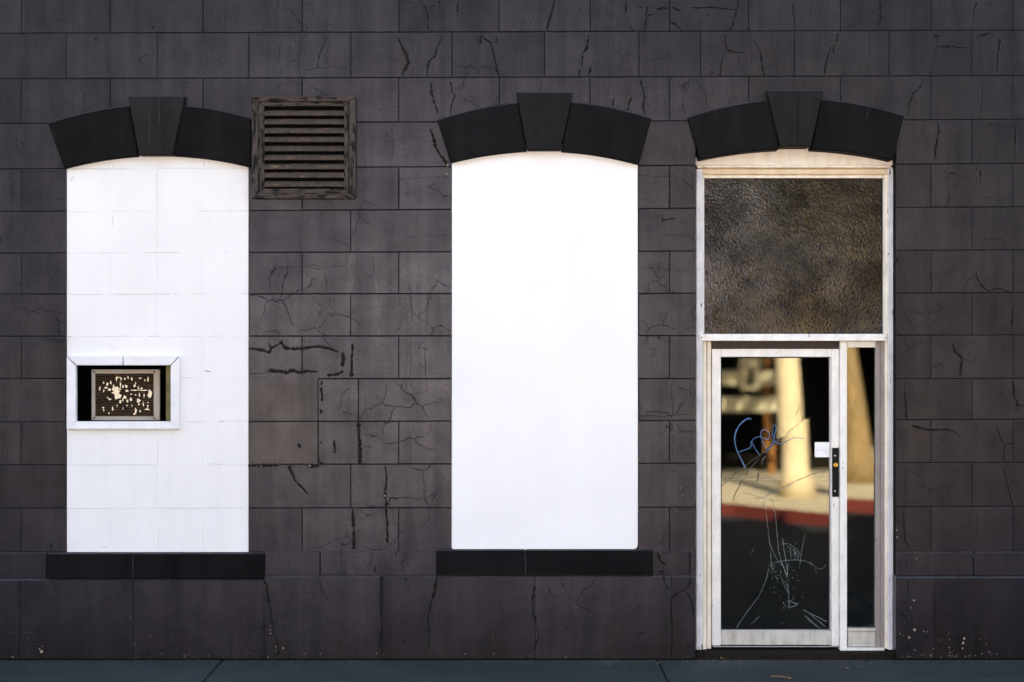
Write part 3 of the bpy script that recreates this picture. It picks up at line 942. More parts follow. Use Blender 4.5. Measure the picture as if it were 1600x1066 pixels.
sl = empty('side_light', P(1345, 760, 0.16), bld)
mb = MB()
aa, bb = P(1322, 985, 0.165), P(1369, 541, 0.165)
mb.box(aa.x, bb.x, 0.165, 0.169, aa.z, bb.z)
pane2 = mb.build('pane', M['glass'], sl)
pane2.rotation_euler = (R(0.62), 0, 0)

door = empty('door', P(1211, 1009, 0.16), bld)
tag(door, 'glass door in a chipped white metal frame with cracked pane')
part('stile', 'doorwhite', door, [(1112.5, 1126.3, 545.4, 1009, 0.140, 0.05)], 0.003)
part('stile', 'doorwhite', door, [(1299.4, 1311, 545.4, 1009.5, 0.140, 0.05)], 0.003)
part('stile_edge', 'steel', door, [(1296.6, 1299.2, 558.5, 985, 0.150, 0.04)], 0.001)
part('rail', 'doorwhite', door, [(1126.6, 1299.1, 545.4, 558, 0.142, 0.048)], 0.003)
part('rail', 'doordirty', door, [(1126.6, 1299.1, 986.5, 1008, 0.140, 0.05)], 0.003)
part('glazing_bead', 'steel', door, [(1127, 1296.4, 984.5, 986.3, 0.146, 0.03)], 0.001)
part('kick_strip', 'steel', door, [(1114, 1310, 1009.8, 1011.3, 0.146, 0.03)], 0.001)
part('gasket', 'void', door, [(1125.6, 1127.6, 558, 986, 0.158, 0.008), (1127.6, 1296, 557.6, 559.6, 0.158, 0.008)], 0)
part('frame_gap', 'peel', dfr, [(1111.2, 1112.8, 545, 1012, 0.150, 0.02), (1310.6, 1312.7, 545, 1012, 0.150, 0.02), (1103.8, 1105, 534, 1014, 0.142, 0.02)], 0)
part('lock_plate', 'blackmetal', door, [(1300.3, 1310.7, 700, 776.5, 0.132, 0.008)], 0.002)
for px, py, mt, rr_ in ((1304.8, 712, 'steel', 0.0065), (1304.5, 767.5, 'steel', 0.006)):
    mb = MB(); mb.disc(P(px, py, 0.132), rr_, 0.129, 0.134, 12); mb.build('screw', M[mt], door)
mb = MB(); mb.disc(P(1305.5, 726.5, 0.132), 0.0150, 0.122, 0.134, 18); mb.build('lock_cylinder', M['brass'], door, bevel=0.002)
mb = MB(); mb.pbox(1304.8, 1306.0, 724, 729, 0.1205, 0.002); mb.build('keyhole', M['blackmetal'], door)
mb = MB()
mb.tube([P(1127, 749.5, 0.21), P(1297, 749, 0.21)], 0.0045, 8)
mb.build('push_bar', M['steel'], door, smooth=True)

# glass in three shards along the main fractures, each sitting at a slightly different angle
YG = 0.168
split1 = [(1125, 762), (1148, 742), (1172, 722), (1195, 706), (1212, 693), (1226, 683), (1241, 668), (1256, 656), (1298, 640)]
split2 = [(1125, 815), (1145, 783), (1160, 769), (1192, 778), (1226, 759), (1256, 746), (1275, 739), (1298, 733)]
off = 0.25
sh = [
    ([(1125, 556), (1298, 556)] + [(x, y - off) for x, y in split1[::-1]], 0.0, 0.0),
    ([(x, y + off) for x, y in split1] + [(x, y - off) for x, y in split2[::-1]], -0.0024, 0.0),
    ([(x, y + off) for x, y in split2] + [(1298, 987), (1125, 987)], -0.0034, 0.0),
]
for poly, yaw, pitch in sh:
    mb = MB()
    mb.pprism(poly, YG, 0.003)
    o = mb.build('glass_shard', M['glass'], door)
    o.rotation_euler = (pitch, 0, yaw)

def zz(pts, ox, oy):
    return [(ox + x / 4.1, oy + y / 4.1) for x, y in pts]


def smooth_pts(pts, it=2):
    for _ in range(it):
        r_ = [pts[0]]
        for a, b in zip(pts[:-1], pts[1:]):
            r_.append((a[0] * .75 + b[0] * .25, a[1] * .75 + b[1] * .25))
            r_.append((a[0] * .25 + b[0] * .75, a[1] * .25 + b[1] * .75))
        r_.append(pts[-1])
        pts = r_
    return pts


YS = YG - 0.0075
mb = MB()
G = [
    ([(384, 556), (372, 548), (355, 552), (320, 578), (292, 618), (278, 660), (280, 710), (295, 760), (325, 820), (348, 868)], 1.7),
    ([(293, 768), (340, 752), (376, 740), (386, 722), (380, 706), (400, 678), (430, 664), (462, 674), (490, 686), (504, 664), (500, 640), (480, 620), (455, 622), (443, 645), (452, 690), (472, 735), (500, 752)], 1.0),
    ([(388, 700), (410, 745), (440, 785)], .8),
    ([(472, 770), (510, 740), (527, 690), (538, 640), (546, 605), (536, 587), (523, 600), (521, 660), (535, 702), (570, 716), (620, 692), (665, 668), (695, 676), (722, 678)], 1.05),
]
for pts, w in G:
    stroke(mb, smooth_pts(zz(pts, 1080, 520)), w, YS, 0.12, True, 2.5)
mb.build('scrawled_word', M['scrawl'], door)

mb = MB()
C2 = [
    [(455, 35), (475, 100), (490, 200), (500, 310), (520, 370), (550, 430), (560, 450)], [(520, 50), (540, 150), (550, 260), (560, 370), (580, 450), (610, 520), (620, 560)],
    [(585, 290), (595, 370), (610, 450), (620, 540)], [(730, 260), (705, 390), (697, 450), (695, 490)],
    [(495, 470), (540, 448), (600, 434), (660, 430), (720, 435), (770, 455), (810, 485), (840, 490), (870, 455)],
    [(575, 330), (620, 325), (660, 350), (690, 380), (705, 405)], [(635, 345), (640, 420)], [(660, 350), (667, 418)], [(640, 352), (690, 412)], [(645, 400), (690, 370)], [(680, 430), (690, 385)],
    [(510, 380), (512, 465), (530, 510)], [(545, 530), (550, 560)], [(570, 530), (600, 600), (625, 650)], [(500, 480), (480, 560), (430, 670), (360, 760), (300, 850), (290, 872)],
    [(610, 700), (640, 690), (680, 720), (620, 740), (630, 700), (690, 710)], [(645, 650), (665, 670)], [(715, 750), (880, 830)], [(725, 785), (830, 872)], [(735, 800), (815, 870)], [(750, 770), (870, 865)],
    [(405, 355), (385, 390)], [(380, 845), (440, 790)], [(580, 440), (600, 500), (615, 545)], [(610, 560), (625, 640), (630, 745)], [(620, 455), (612, 530)], [(770, 440), (765, 470)], [(790, 480), (810, 518)],
    [(520, 460), (535, 470), (525, 490)], [(540, 540), (556, 552)],
]
for c_ in C2:
    stroke(mb, zz(c_, 1080, 770), 0.42, YS, 0.35, True, 3.5)
C1 = [[(455, 1060), (560, 1010), (640, 970), (720, 930), (800, 900), (880, 880)], [(705, 455), (680, 510), (660, 545)], [(450, 850), (456, 815), (478, 790)], [(400, 1068), (455, 1060), (520, 1075), (650, 1085), (720, 1130)], [(660, 600), (640, 620), (600, 660)]]
for c_ in C1:
    stroke(mb, zz(c_, 1080, 520), 0.5, YS, 0.3, True, 4)
for i in range(46):
    x, y = random.gauss(1228, 13), random.gauss(905, 32)
    stroke(mb, [(x, y), (x + random.uniform(-1.2, 1.2), y + random.uniform(-2, 2))], 0.7, YS, 0, False)
tag(mb.build('glass_crack', M['glasscrack'], door), None, None, None, 'stuff')
mb = MB()
for pts, w in (([(1125, 762), (1148, 742), (1172, 722), (1195, 706), (1212, 693), (1226, 683)], 1.0), ([(1145, 780), (1158, 754), (1170, 735), (1186, 716)], 0.9), ([(1196, 704), (1212, 692), (1222, 684)], 2.6),
               ([(1183, 754), (1186, 738)], 1.6), ([(1185, 742), (1186, 739)], 4)):
    stroke(mb, pts, w, YS + 0.0008, 0.4, True, 4)
mb.build('dark_glass_crack', M['darkcrack'], door)

# the paper notice stuck inside the glass edge
def rounded(x0, x1, y0, y1, r, n=4):
    pts = []
    for cx, cy, a0 in ((x1 - r, y0 + r, -90), (x1 - r, y1 - r, 0), (x0 + r, y1 - r, 90), (x0 + r, y0 + r, 180)):
        for i in range(n + 1):
            t = R(a0 + 90 * i / n)
            pts.append((cx + r * math.cos(t), cy + r * math.sin(t)))
    return pts
note = empty('paper_notice', P(1284.7, 703, YS))
tag(note, 'small square white paper notice stuck on the door glass beside the lock', 'notice')
mb = MB(); mb.pprism(rounded(1273, 1296.3, 691, 714.6, 1.6), YS - 0.001, 0.0012); mb.build('sheet', M['paper'], note)
mb = MB()
for (x0, x1, y) in ((1276, 1281, 703.3), (1284, 1292, 703.2), (1287, 1289, 705.8), (1289.5, 1292, 706.8)):
    mb.pbox(x0, x1, y, y + 0.5, YS - 0.0016, 0.0004)
mb.build('faint_print', M['ink'], note)

# dim room behind the glass
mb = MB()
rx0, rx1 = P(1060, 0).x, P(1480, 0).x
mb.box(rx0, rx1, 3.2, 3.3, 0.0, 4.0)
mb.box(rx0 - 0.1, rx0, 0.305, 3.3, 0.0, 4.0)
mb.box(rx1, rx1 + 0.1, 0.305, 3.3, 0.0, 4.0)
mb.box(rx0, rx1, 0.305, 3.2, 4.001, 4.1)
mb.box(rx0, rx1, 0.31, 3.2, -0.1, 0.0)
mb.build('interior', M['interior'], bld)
# threshold and reveals
mb = MB()
mb.box(P(1087, 0).x + 0.002, P(1400, 0).x - 0.002, 0.03, 0.30, -0.1, 0.045)
mb.build('threshold', M['peel'], bld, bevel=0.006)
mb = MB()
mb.box(P(1087, 0).x - 0.02, P(1087, 0).x - 0.001, 0.012, 0.30, 0, 3.6)
mb.box(P(1400, 0).x - 0.001, P(1400, 0).x + 0.02, 0.012, 0.30, 0, 3.6)
mb.box(P(1087, 0).x, P(1400, 0).x, 0.175, 0.30, P(0, 262).z, P(0, 215).z)
mb.build('reveal', M['black'], bld)

# ------------------------------------------------------------------ cracks in the wall paint
def face_y(px, py):
    best = 0.0015
    for (x0, x1, y0, y1, d) in FACES:
        if x0 - 1 <= px <= x1 + 1 and y0 - 1 <= py <= y1 + 1:
            best = min(best, d)
    return best


def crack(mbs, pts, ws, kind):
    """irregular open crack; wide ones get raised, curling paint edges"""
    if not isinstance(ws, (list, tuple)): ws = [ws] * len(pts)
    wide = max(ws) >= 2.4
    ws = [w * (0.85 if kind else 0.74 if wide else 0.55) for w in ws]
    q = []
    for i in range(len(pts) - 1):
        a, b = pts[i], pts[i + 1]
        L = math.hypot(b[0] - a[0], b[1] - a[1])
        m = max(1, int(L / (2.2 if wide else 4.0)))
        for j in range(m):
            t = j / m
            jt = 0.75 if 0 < j else 0.3
            q.append((a[0] + (b[0] - a[0]) * t + random.uniform(-jt, jt), a[1] + (b[1] - a[1]) * t + random.uniform(-jt, jt), (ws[i] + (ws[i + 1] - ws[i]) * t) * (random.choice((0.25, 0.5, 0.7, 0.85, 1.0, 1.1, 1.3, 1.5)) if wide else random.uniform(0.55, 1.3))))
    q.append((pts[-1][0], pts[-1][1], ws[-1] * 0.4))
    q[0] = (q[0][0], q[0][1], q[0][2] * 0.5)
    n_ = len(q)
    dark, lip = [], []
    for i, (x, y, w) in enumerate(q):
        a, b = q[max(i - 1, 0)], q[min(i + 1, n_ - 1)]
        dx, dy = b[0] - a[0], b[1] - a[1]
        L = math.hypot(dx, dy) or 1
        ex, ez = -dy / L, dx / L
        f = face_y(x, y)
        h1, h2 = w / 2 * random.uniform(0.7, 1.3), w / 2 * random.uniform(0.7, 1.3)
        dark.append((P(x + ex * h1, y + ez * h1, f - 0.0008), P(x - ex * h2, y - ez * h2, f - 0.0008)))
        lw = 0.9
        up = random.uniform(0.001, 0.0042)
        lip.append((P(x + ex * (h1 + lw), y + ez * (h1 + lw), f - 0.0001), P(x + ex * h1, y + ez * h1, f - 0.0008 - up),
                    P(x - ex * h2, y - ez * h2, f - 0.0008 - up), P(x - ex * (h2 + lw), y - ez * (h2 + lw), f - 0.0001)))
    key = kind if kind else ('crack' if wide else 'hair')
    mbs[key].add([p for r_ in dark for p in r_], [(2 * i, 2 * i + 1, 2 * i + 3, 2 * i + 2) for i in range(n_ - 1)])
    if wide:
        mbs['lip'].add([p for r_ in lip for p in r_], [(4 * i + s, 4 * i + s + 1, 4 * i + s + 5, 4 * i + s + 4) for i in range(n_ - 1) for s in (0, 2)])


CR = {k: MB() for k in ('crack', 'hair', 'lip', 'peel', 'fleck')}
CRACKS = [
 ([(122,0),(124,50)],.8),([(248,0),(246,25),(240,42),(243,50)],1.1),([(236,40),(240,44)],3.5),([(334,8),(352,24),(351,50)],1),([(352,24),(362,20)],.7),([(172,56),(166,75),(168,92),(175,120)],1),
 ([(325,55),(331,80),(319,105),(318,120)],1.1),([(331,80),(345,74),(354,58)],1),([(314,60),(304,75)],.9),([(282,56),(280,80)],.7),([(124,125),(126,140),(132,148),(130,176)],1.2),([(95,137),(99,150),(100,180)],1.1),
 ([(26,205),(25,225),(30,240),(50,243),(62,235),(82,234)],[1,2,1.5,1,1,.7]),([(0,226),(25,232)],1.1),([(55,243),(52,260)],.8),([(193,128),(194,145)],.8),([(220,130),(215,145)],.8),([(286,130),(289,150)],.9),([(350,175),(352,165),(360,168)],.9),
 ([(8,280),(25,268),(70,269),(100,268)],[1,1.2,2,1]),([(5,290),(12,304),(30,306),(40,295),(36,280)],1),([(45,310),(75,312),(72,295),(80,288),(78,275)],1),([(90,314),(103,308)],1.8),([(15,360),(20,350),(35,347),(52,349),(55,358)],.9),
 ([(20,445),(55,442),(70,446)],.8),([(80,432),(83,436)],3),([(0,483),(35,482),(60,489),(80,487),(102,490)],1.3),([(557,0),(555,25),(558,30),(551,50)],1.2),([(657,0),(668,18),(669,30),(668,40),(672,50)],[1.5,1.2,3,3.5,1]),
 ([(623,18),(650,12),(657,5)],1.2),([(686,0),(686,14)],3),([(670,15),(684,14)],.7),([(715,0),(715,18)],4),([(715,18),(716,66)],1),([(620,57),(628,72),(635,85),(638,98),(634,106),(629,112),(628,122)],[3,5,6.5,6,5,2,1]),
 ([(692,56),(682,75),(680,88),(670,95),(668,105),(668,122)],[1,2.5,4,3,4.5,1]),([(670,95),(654,94),(653,102)],1),([(680,88),(690,92),(704,90)],.7),([(646,106),(643,120)],1.2),([(662,55),(663,62)],.7),
 ([(752,55),(749,70)],[3,3.5]),([(752,56),(768,68),(772,85),(775,105),(779,118)],[2,3,3.5,4,4.5]),([(749,70),(746,95),(735,105),(728,120)],1),([(776,58),(775,68)],2.4),([(725,82),(714,85)],.6),
 ([(444,56),(437,70),(435,100)],1.4),([(473,56),(470,80),(464,102),(472,122)],1.1),([(464,102),(440,108),(437,122)],1.1),([(510,58),(504,75),(498,85),(496,105)],[.8,1,2.6,1]),([(550,125),(549,138)],1.2),([(583,128),(582,145)],.9),
 ([(451,126),(452,132)],1.5),([(430,128),(430,135)],1.2),([(455,140),(472,146),(490,135)],.8),([(673,128),(675,145),(678,160),(686,178)],[1.5,4,3.5,1.5]),([(704,128),(706,140),(711,150),(705,165),(704,180)],[2,2.8,2,1.6,1]),
 ([(664,148),(660,160),(655,165),(637,166)],.8),([(622,166),(600,168)],.9),([(600,170),(604,176)],.8),([(612,198),(613,215),(616,222),(612,235),(615,242),(632,242),(638,250)],1),([(616,222),(598,220)],.8),([(616,222),(633,218)],.8),
 ([(638,200),(645,215),(672,221)],.9),([(615,242),(593,240)],.7),([(579,250),(580,262)],.8),([(672,202),(677,215),(680,228),(690,245),(699,258)],[4,6.5,4,3,4.5]),([(562,286),(590,284),(608,286),(630,280),(658,278),(690,277),(704,277)],[.7,.9,1,1,1,1.6,2]),
 ([(620,331),(616,350),(614,360)],[1,1.6,.8]),([(620,338),(630,348),(632,368),(630,388)],1),([(614,362),(632,368),(645,371),(665,368),(704,367)],1.1),([(600,360),(612,357)],.7),([(652,330),(652,350)],1),([(580,330),(584,345)],.7),
 ([(446,396),(447,416)],.9),([(460,400),(461,416)],.7),([(420,418),(470,417),(492,414),(506,418),(540,415),(541,396)],1.1),([(506,418),(510,440),(512,457)],1.1),([(557,397),(560,418),(548,420)],.9),([(560,418),(580,432),(586,455)],1),
 ([(580,432),(556,438),(552,456)],.9),([(585,405),(582,432)],1.3),([(652,440),(653,455)],1),([(630,405),(633,422),(650,430)],.7),([(487,461),(495,474),(504,478),(498,495),(491,510),(490,522)],[1.2,1.8,1.2,1.6,1,.7]),
 ([(514,462),(515,478),(530,490),(537,488)],.9),([(560,482),(590,480),(605,478),(620,479)],.9),([(640,462),(643,475),(644,502)],[2,1,2]),([(668,462),(666,520)],.8),([(595,505),(598,522)],.8),([(592,460),(594,476)],.7),
 ([(642,592),(643,605),(651,615),(644,640),(641,658)],1.1),([(651,615),(667,612),(680,620),(702,629)],1),([(667,592),(667,612)],1),([(664,545),(665,592)],1.5),([(659,543),(666,547),(673,543)],2.2),([(649,660),(641,680),(641,725)],.9),
 ([(590,545),(600,538),(607,548),(615,575)],.9),([(587,574),(625,578)],.7),([(642,532),(641,590)],.7),([(698,545),(703,552)],1),([(602,727),(604,750),(602,770),(604,795)],[1,2,4,3]),([(690,740),(695,752)],2),
 ([(551,795),(552,810),(553,835),(552,858)],[5,5,4,5.5]),([(603,795),(605,820),(605,848)],[4.5,3.5,4]),([(412,902),(418,920),(420,940),(424,960),(428,985),(434,1005),(437,1022)],[4,6,3.5,2.4,2,4.5,2]),
 ([(475,902),(475,960),(475,1020)],[1,1.4,1]),([(490,925),(500,945)],.8),([(597,900),(594,915)],[6,6]),([(594,915),(595,955),(597,975),(593,1000),(595,1020)],[1.5,2.6,3,3,1]),([(682,900),(680,920),(674,940),(668,965),(671,990),(669,1018)],[3,5,3.5,2,3,1]),
 ([(585,884),(586,895)],2.6),([(500,864),(500,895)],2.2),([(634,902),(635,910)],2.4),([(610,880),(613,868)],1.6),
 ([(836,915),(832,935),(833,955),(838,975),(842,990),(835,1015)],[4,4,4,3,3,2]),([(858,918),(859,928)],2.4),([(850,935),(852,950)],1.4),([(1028,863),(1032,875),(1040,882)],[3,4,6]),([(1030,893),(1038,893)],4),([(1036,899),(1040,912),(1047,923)],[2.4,2,2]),
 ([(1079,900),(1076,915),(1070,922),(1060,924),(1049,935),(1049,960),(1050,990),(1049,1024)],[2,3,2,3,4,4,3.5,3.5]),([(1074,925),(1082,940),(1085,960)],[2,3,2.4]),([(1078,865),(1078,895)],1.1),([(1042,962),(1039,990)],1),
 ([(866,0),(862,20),(857,35),(855,50)],[3,4,4,3]),([(980,0),(977,20)],[3,3.4]),([(977,20),(970,26)],1),([(978,25),(985,40),(991,49)],[1,1.5,3.5]),([(1005,0),(1010,12)],1.6),([(1012,8),(1010,25),(1007,48)],[2,3.4,2.6]),([(1010,25),(1022,21)],2.5),
 ([(998,12),(1006,10)],3),([(1027,14),(1044,12)],[5,4]),([(1051,11),(1066,17)],[4.5,3]),([(1048,35),(1056,37),(1066,48)],[4,4,2]),([(1080,11),(1090,12),(1112,10),(1145,15),(1152,12)],[2,3,3.5,1.2,2]),([(1154,0),(1153,10),(1148,28),(1141,48)],[3,3.5,2.5,4]),
 ([(1088,10),(1090,30),(1097,34),(1105,28),(1111,10)],1),([(1097,34),(1091,48)],1),([(1112,37),(1110,48)],.9),([(923,12),(945,22),(965,27),(965,50)],1.2),([(816,30),(818,48)],.8),([(834,8),(832,30)],.7),([(814,55),(806,80),(802,118)],.7),
 ([(920,54),(917,75),(910,84)],[3,4,2]),([(910,87),(909,105)],4),([(907,108),(904,118)],2.4),([(924,103),(919,118)],[3,4.5]),([(932,78),(926,98)],1),([(955,55),(960,75),(972,89),(985,86),(995,88)],1.1),([(975,90),(968,105),(967,118)],1),([(895,54),(892,62)],.7),
 ([(1005,95),(1022,93),(1036,91),(1050,85)],[.8,1.2,2,1]),([(1024,95),(1024,118)],.8),([(1057,55),(1050,62)],.7),([(1132,52),(1134,68),(1137,78),(1150,82),(1163,81)],[4.5,3,4,2,1]),([(1134,78),(1128,95),(1125,118)],[2,2,4]),([(1100,74),(1130,76)],.9),([(1154,82),(1154,98)],1.6),
 ([(1110,112),(1116,113)],4),([(1172,52),(1174,85),(1175,110)],1.2),([(1178,62),(1188,78),(1190,95),(1194,118)],[1,1.5,4.5,3]),([(1175,92),(1188,90)],.7),([(999,123),(1004,137),(1007,150),(1005,165),(1008,180)],[3,3.5,3,4,1]),([(976,125),(978,142),(981,146)],1.6),
 ([(959,152),(957,165)],3),([(986,152),(982,165),(980,172)],[3.5,2,1]),([(1095,125),(1096,140),(1104,155),(1106,168)],1.3),([(1135,125),(1137,150),(1141,163)],1.3),([(1064,163),(1072,180)],2),([(1153,125),(1154,145)],.9),([(846,125),(844,142)],1.4),([(876,125),(881,142)],1.4),([(903,125),(898,142)],.9),
 ([(1018,160),(1030,150),(1046,146)],.8),([(1018,180),(1027,170)],1),([(1025,220),(1033,230),(1050,228),(1052,250)],1),([(1066,222),(1068,235)],1.6),([(1066,222),(1080,219)],1.2),
 ([(998,274),(1012,275),(1022,278),(1035,276),(1056,276)],1.5),([(1026,278),(1020,300),(1000,301)],1),([(1012,268),(1014,275)],1),([(1034,266),(1033,276)],1),([(1056,276),(1056,294)],.9),([(1065,278),(1075,288),(1084,298)],2.2),([(1020,303),(1021,318)],.7),
 ([(1034,336),(1036,345),(1045,342),(1056,341)],[1.5,2.6,2.2,1]),([(1037,345),(1038,368),(1055,368),(1070,366)],1),([(1015,340),(1033,341)],.8),([(998,420),(1010,420),(1020,418),(1040,420),(1060,423),(1080,425)],1.2),([(1036,390),(1042,418)],.6),([(1050,455),(1050,515)],.9),
 ([(1028,526),(1032,530)],3),([(1046,526),(1050,533)],1.5),([(1036,530),(1049,538),(1052,533)],1.5),([(1058,545),(1070,570)],.7),([(998,650),(1022,650),(1034,652),(1045,649),(1076,648)],2),
 ([(1238,5),(1240,20),(1242,30),(1243,46)],[2,2.5,4,3]),([(1270,0),(1266,25)],1),([(1377,0),(1375,10),(1378,22),(1374,38),(1372,45)],[4.5,3,2.5,5,1]),([(1345,15),(1347,35),(1352,45)],1.1),([(1416,0),(1412,45)],1),([(1488,0),(1497,28),(1500,45)],1.1),([(1526,3),(1522,18),(1521,45)],[3,2.4,1]),
 ([(1229,52),(1218,65),(1210,88),(1214,100),(1214,118)],1.2),([(1283,52),(1281,70)],1.2),([(1309,53),(1307,65)],4.5),([(1304,70),(1303,83)],3),([(1303,76),(1297,73),(1294,88),(1290,102),(1288,116)],[1,3,2.6,4.5,3]),([(1360,52),(1358,70),(1360,90)],1.2),([(1323,70),(1322,100)],.7),([(1345,90),(1345,118)],.7),
 ([(1459,52),(1463,58),(1468,55)],[3.5,4,2]),([(1467,55),(1463,75),(1456,112)],[1.5,2,2]),([(1454,111),(1456,115)],3),([(1466,71),(1480,72),(1515,74)],[2,4.5,.8]),([(1525,58),(1535,55),(1544,51)],[1.5,4,4]),([(1562,55),(1561,75),(1559,95),(1559,115)],[4,5,3,1]),([(1590,70),(1591,90),(1585,110)],1.3),([(1318,108),(1317,119)],2.2),
 ([(1444,122),(1438,135),(1426,148),(1420,165),(1421,182)],[1.5,2,5.5,2,1.5]),([(1394,125),(1394,172)],.8),([(1223,125),(1221,138)],1.4),([(1239,125),(1236,138)],1.2),([(1258,125),(1257,138)],.8),([(1286,125),(1283,136)],1.2),([(1533,120),(1535,145),(1534,160),(1528,185)],1.6),([(1418,192),(1405,225),(1398,250)],1),
 ([(1466,190),(1467,205),(1466,212),(1461,235),(1461,250)],[1,4,3,4,2]),([(1588,190),(1586,220),(1585,250)],[2,3.5,1]),([(1575,222),(1586,219)],1.2),([(1485,269),(1494,271)],[5,6]),([(1480,275),(1484,300),(1482,315),(1479,322)],[.7,1,1.6,3]),([(1533,266),(1531,280)],[3,4]),([(1520,295),(1515,308),(1511,320)],1.2),
 ([(1445,325),(1445,340)],1),([(1484,326),(1484,340)],.7),([(1461,350),(1458,390)],.9),([(1400,400),(1404,410)],4),([(1406,418),(1404,432)],1.2),([(1526,425),(1526,432),(1531,443),(1545,455),(1550,452),(1560,450),(1580,456)],[1,3,4,1.6,1.2,2.2,.8]),([(1526,430),(1514,436),(1508,448),(1505,458)],1.6),
 ([(1446,440),(1470,430),(1478,425),(1500,424),(1512,436)],.9),([(1500,458),(1507,466),(1510,480)],1.4),([(1550,460),(1543,472),(1533,484)],1.3),([(1583,478),(1582,500),(1582,520)],[3,4.5,3]),([(1405,462),(1407,480),(1414,495),(1440,530)],[2,1.6,.8,.6]),([(1583,438),(1600,440)],1.4),
 ([(1490,537),(1491,548),(1500,555),(1504,560),(1501,575),(1501,590)],[3,4.5,3,4.5,3,3]),([(1440,532),(1437,585)],.9),([(1406,565),(1413,560)],2),([(1415,548),(1420,552)],1.6),([(1583,595),(1584,615),(1590,632),(1586,642)],[5,5.5,4,3]),([(1592,632),(1600,635)],3),([(1414,595),(1414,615),(1416,650),(1418,655)],[1,3.5,5,1]),
 ([(1425,664),(1440,669),(1455,672),(1475,670),(1490,672),(1500,683)],[4.5,5,3,3,1.6,.8]),([(1557,660),(1562,680),(1570,695),(1583,691)],[.8,1.6,2,3]),([(1570,695),(1568,722)],2.6),([(1415,725),(1414,760),(1413,795)],1.7),([(1568,727),(1572,745),(1577,765),(1584,792)],[2.2,1.6,3,1.6]),
 ([(1498,698),(1510,705),(1514,720)],1),([(1420,662),(1414,680)],1.8),([(1400,685),(1414,683),(1414,705),(1402,708)],1.2),([(1496,715),(1500,722)],2),([(1505,655),(1518,646)],.8),([(1412,800),(1413,830),(1414,845),(1421,854)],[2,3,3.5,2]),([(1417,865),(1417,895)],2),([(1419,905),(1420,935),(1422,945)],[1.5,1.5,3]),
 ([(1406,830),(1408,845),(1414,848)],1),([(1410,957),(1418,965),(1421,985),(1420,1020)],[4,3,2.4,3]),([(1460,920),(1461,1000)],.9),([(1465,930),(1469,962)],2),([(1535,1000),(1530,1020)],1.4),([(1519,865),(1521,876)],3.2),([(1540,865),(1538,895)],.9),([(1457,800),(1457,850)],.8),([(1525,800),(1528,835),(1518,850)],1.6),([(1586,800),(1587,855)],1),
 ([(80,847),(79,860)],[3,4]),([(2,672),(12,705),(10,730)],1.2),([(60,690),(98,688)],.8),([(0,650),(4,655)],1.6),([(213,920),(235,940)],1.5),([(32,905),(31,925)],.9),([(208,905),(208,921)],.9),([(6,985),(3,1020)],1.2),
 ([(1000,645),(1025,640)],.6),([(1078,560),(1080,650),(1079,700)],1.2),([(1017,835),(1016,855)],.9),([(1041,826),(1042,855)],.9),
]
for pts, ws in CRACKS:
    crack(CR, pts, ws, None)
PEEL = [
 ([(388,545),(400,546),(410,547),(420,551),(424,546),(420,535)],[3,4,4,5,4,1]),([(424,543),(430,541),(440,535),(447,544),(470,545),(480,543),(500,541),(515,545),(529,550)],[4,3,4,5,3.5,3.5,3.5,3.5,1.5]),
 ([(535,551),(537,560),(535,573)],[5,5.5,4]),([(551,537),(550,555),(549,575),(549,589)],[5,4.5,4,5]),([(419,578),(435,580),(450,582),(458,578),(465,582),(478,580),(497,581)],[5,5,4.5,6,4,4,2]),([(388,584),(420,583)],1.4),([(511,586),(525,585),(536,580)],[4,5,4]),
 ([(503,594),(502,602)],3),([(500,605),(503,615),(503,627)],[2.5,3.5,3]),([(500,640),(503,643),(500,646)],3),([(500,690),(503,693)],2.6),([(498,716),(502,726)],[2,5]),([(560,660),(561,680),(563,705),(562,725)],[5,4.5,6,4]),([(522,688),(523,697),(523,708)],[2.5,3.5,2.5]),
 ([(388,727),(405,728),(420,727),(435,727)],[3,5,4,3.5]),([(480,727),(490,729),(502,726)],[4,5,3.5]),([(451,728),(457,740),(462,752),(475,764),(480,772)],[5,4,2.4,2.2,1]),([(467,692),(469,700)],2.6),([(437,715),(439,722)],2.2),
 ([(570,680),(588,678)],1),([(578,684),(590,680)],2),([(566,697),(580,699)],1.2),([(497,590),(497,725)],1.6),
]
for pts, ws in PEEL:
    crack(CR, pts, ws, 'peel')
def fleck(px, py, s):
    f = face_y(px, py)
    k = 5
    pl = [(px + s * random.uniform(.4, 1.2) * math.cos(2 * math.pi * i / k), py + s * random.uniform(.4, 1.2) * math.sin(2 * math.pi * i / k)) for i in range(k)]
    q = [P(a, b, f - random.uniform(0.001, 0.004)) for a, b in pl]
    CR['fleck'].add(q, [(0, 1, 2, 3, 4)])
for a in [(422,978,1.2),(422,984,1.2),(423,990,1.3),(431,1010,1.4),(431,1016,1.2),(443,1013,1.8),(414,915,1.2),(670,1016,1),(1047,922,1.1),(1070,978,.9),(972,887,1),(1401,828,1.8),(1402,840,1.8),(1401,822,.8),(1432,873,1.4),(1428,938,2.6),(1423,950,1.6),
          (1429,984,3),(1420,996,2.4),(1411,993,1.2),(1505,1005,3),(1504,1013,2),(1507,998,2),(1470,1000,1),(602,775,1.8),(603,768,1.2),(408,729,2.2),(484,728,2),(65,1018,3),(62,1014,2),(66,1010,1.4),(204,965,1.2),(210,1007,1.2),(208,975,.8),(235,994,.7),(658,997,.8),(699,258,2),(540,312,1.2),
          (698,272,1.2),(900,950,1),(898,956,.8),(1064,762,.8),(1066,774,.8)]:
    fleck(*a)
for i in range(70):
    px = random.choice([random.uniform(0, 1086), random.uniform(1402, 1600)])
    fleck(px, random.uniform(1021, 1027), random.uniform(0.3, 1.3))
for i in range(14):
    fleck(random.uniform(1402, 1560), random.uniform(985, 1026), random.uniform(0.4, 1.5))
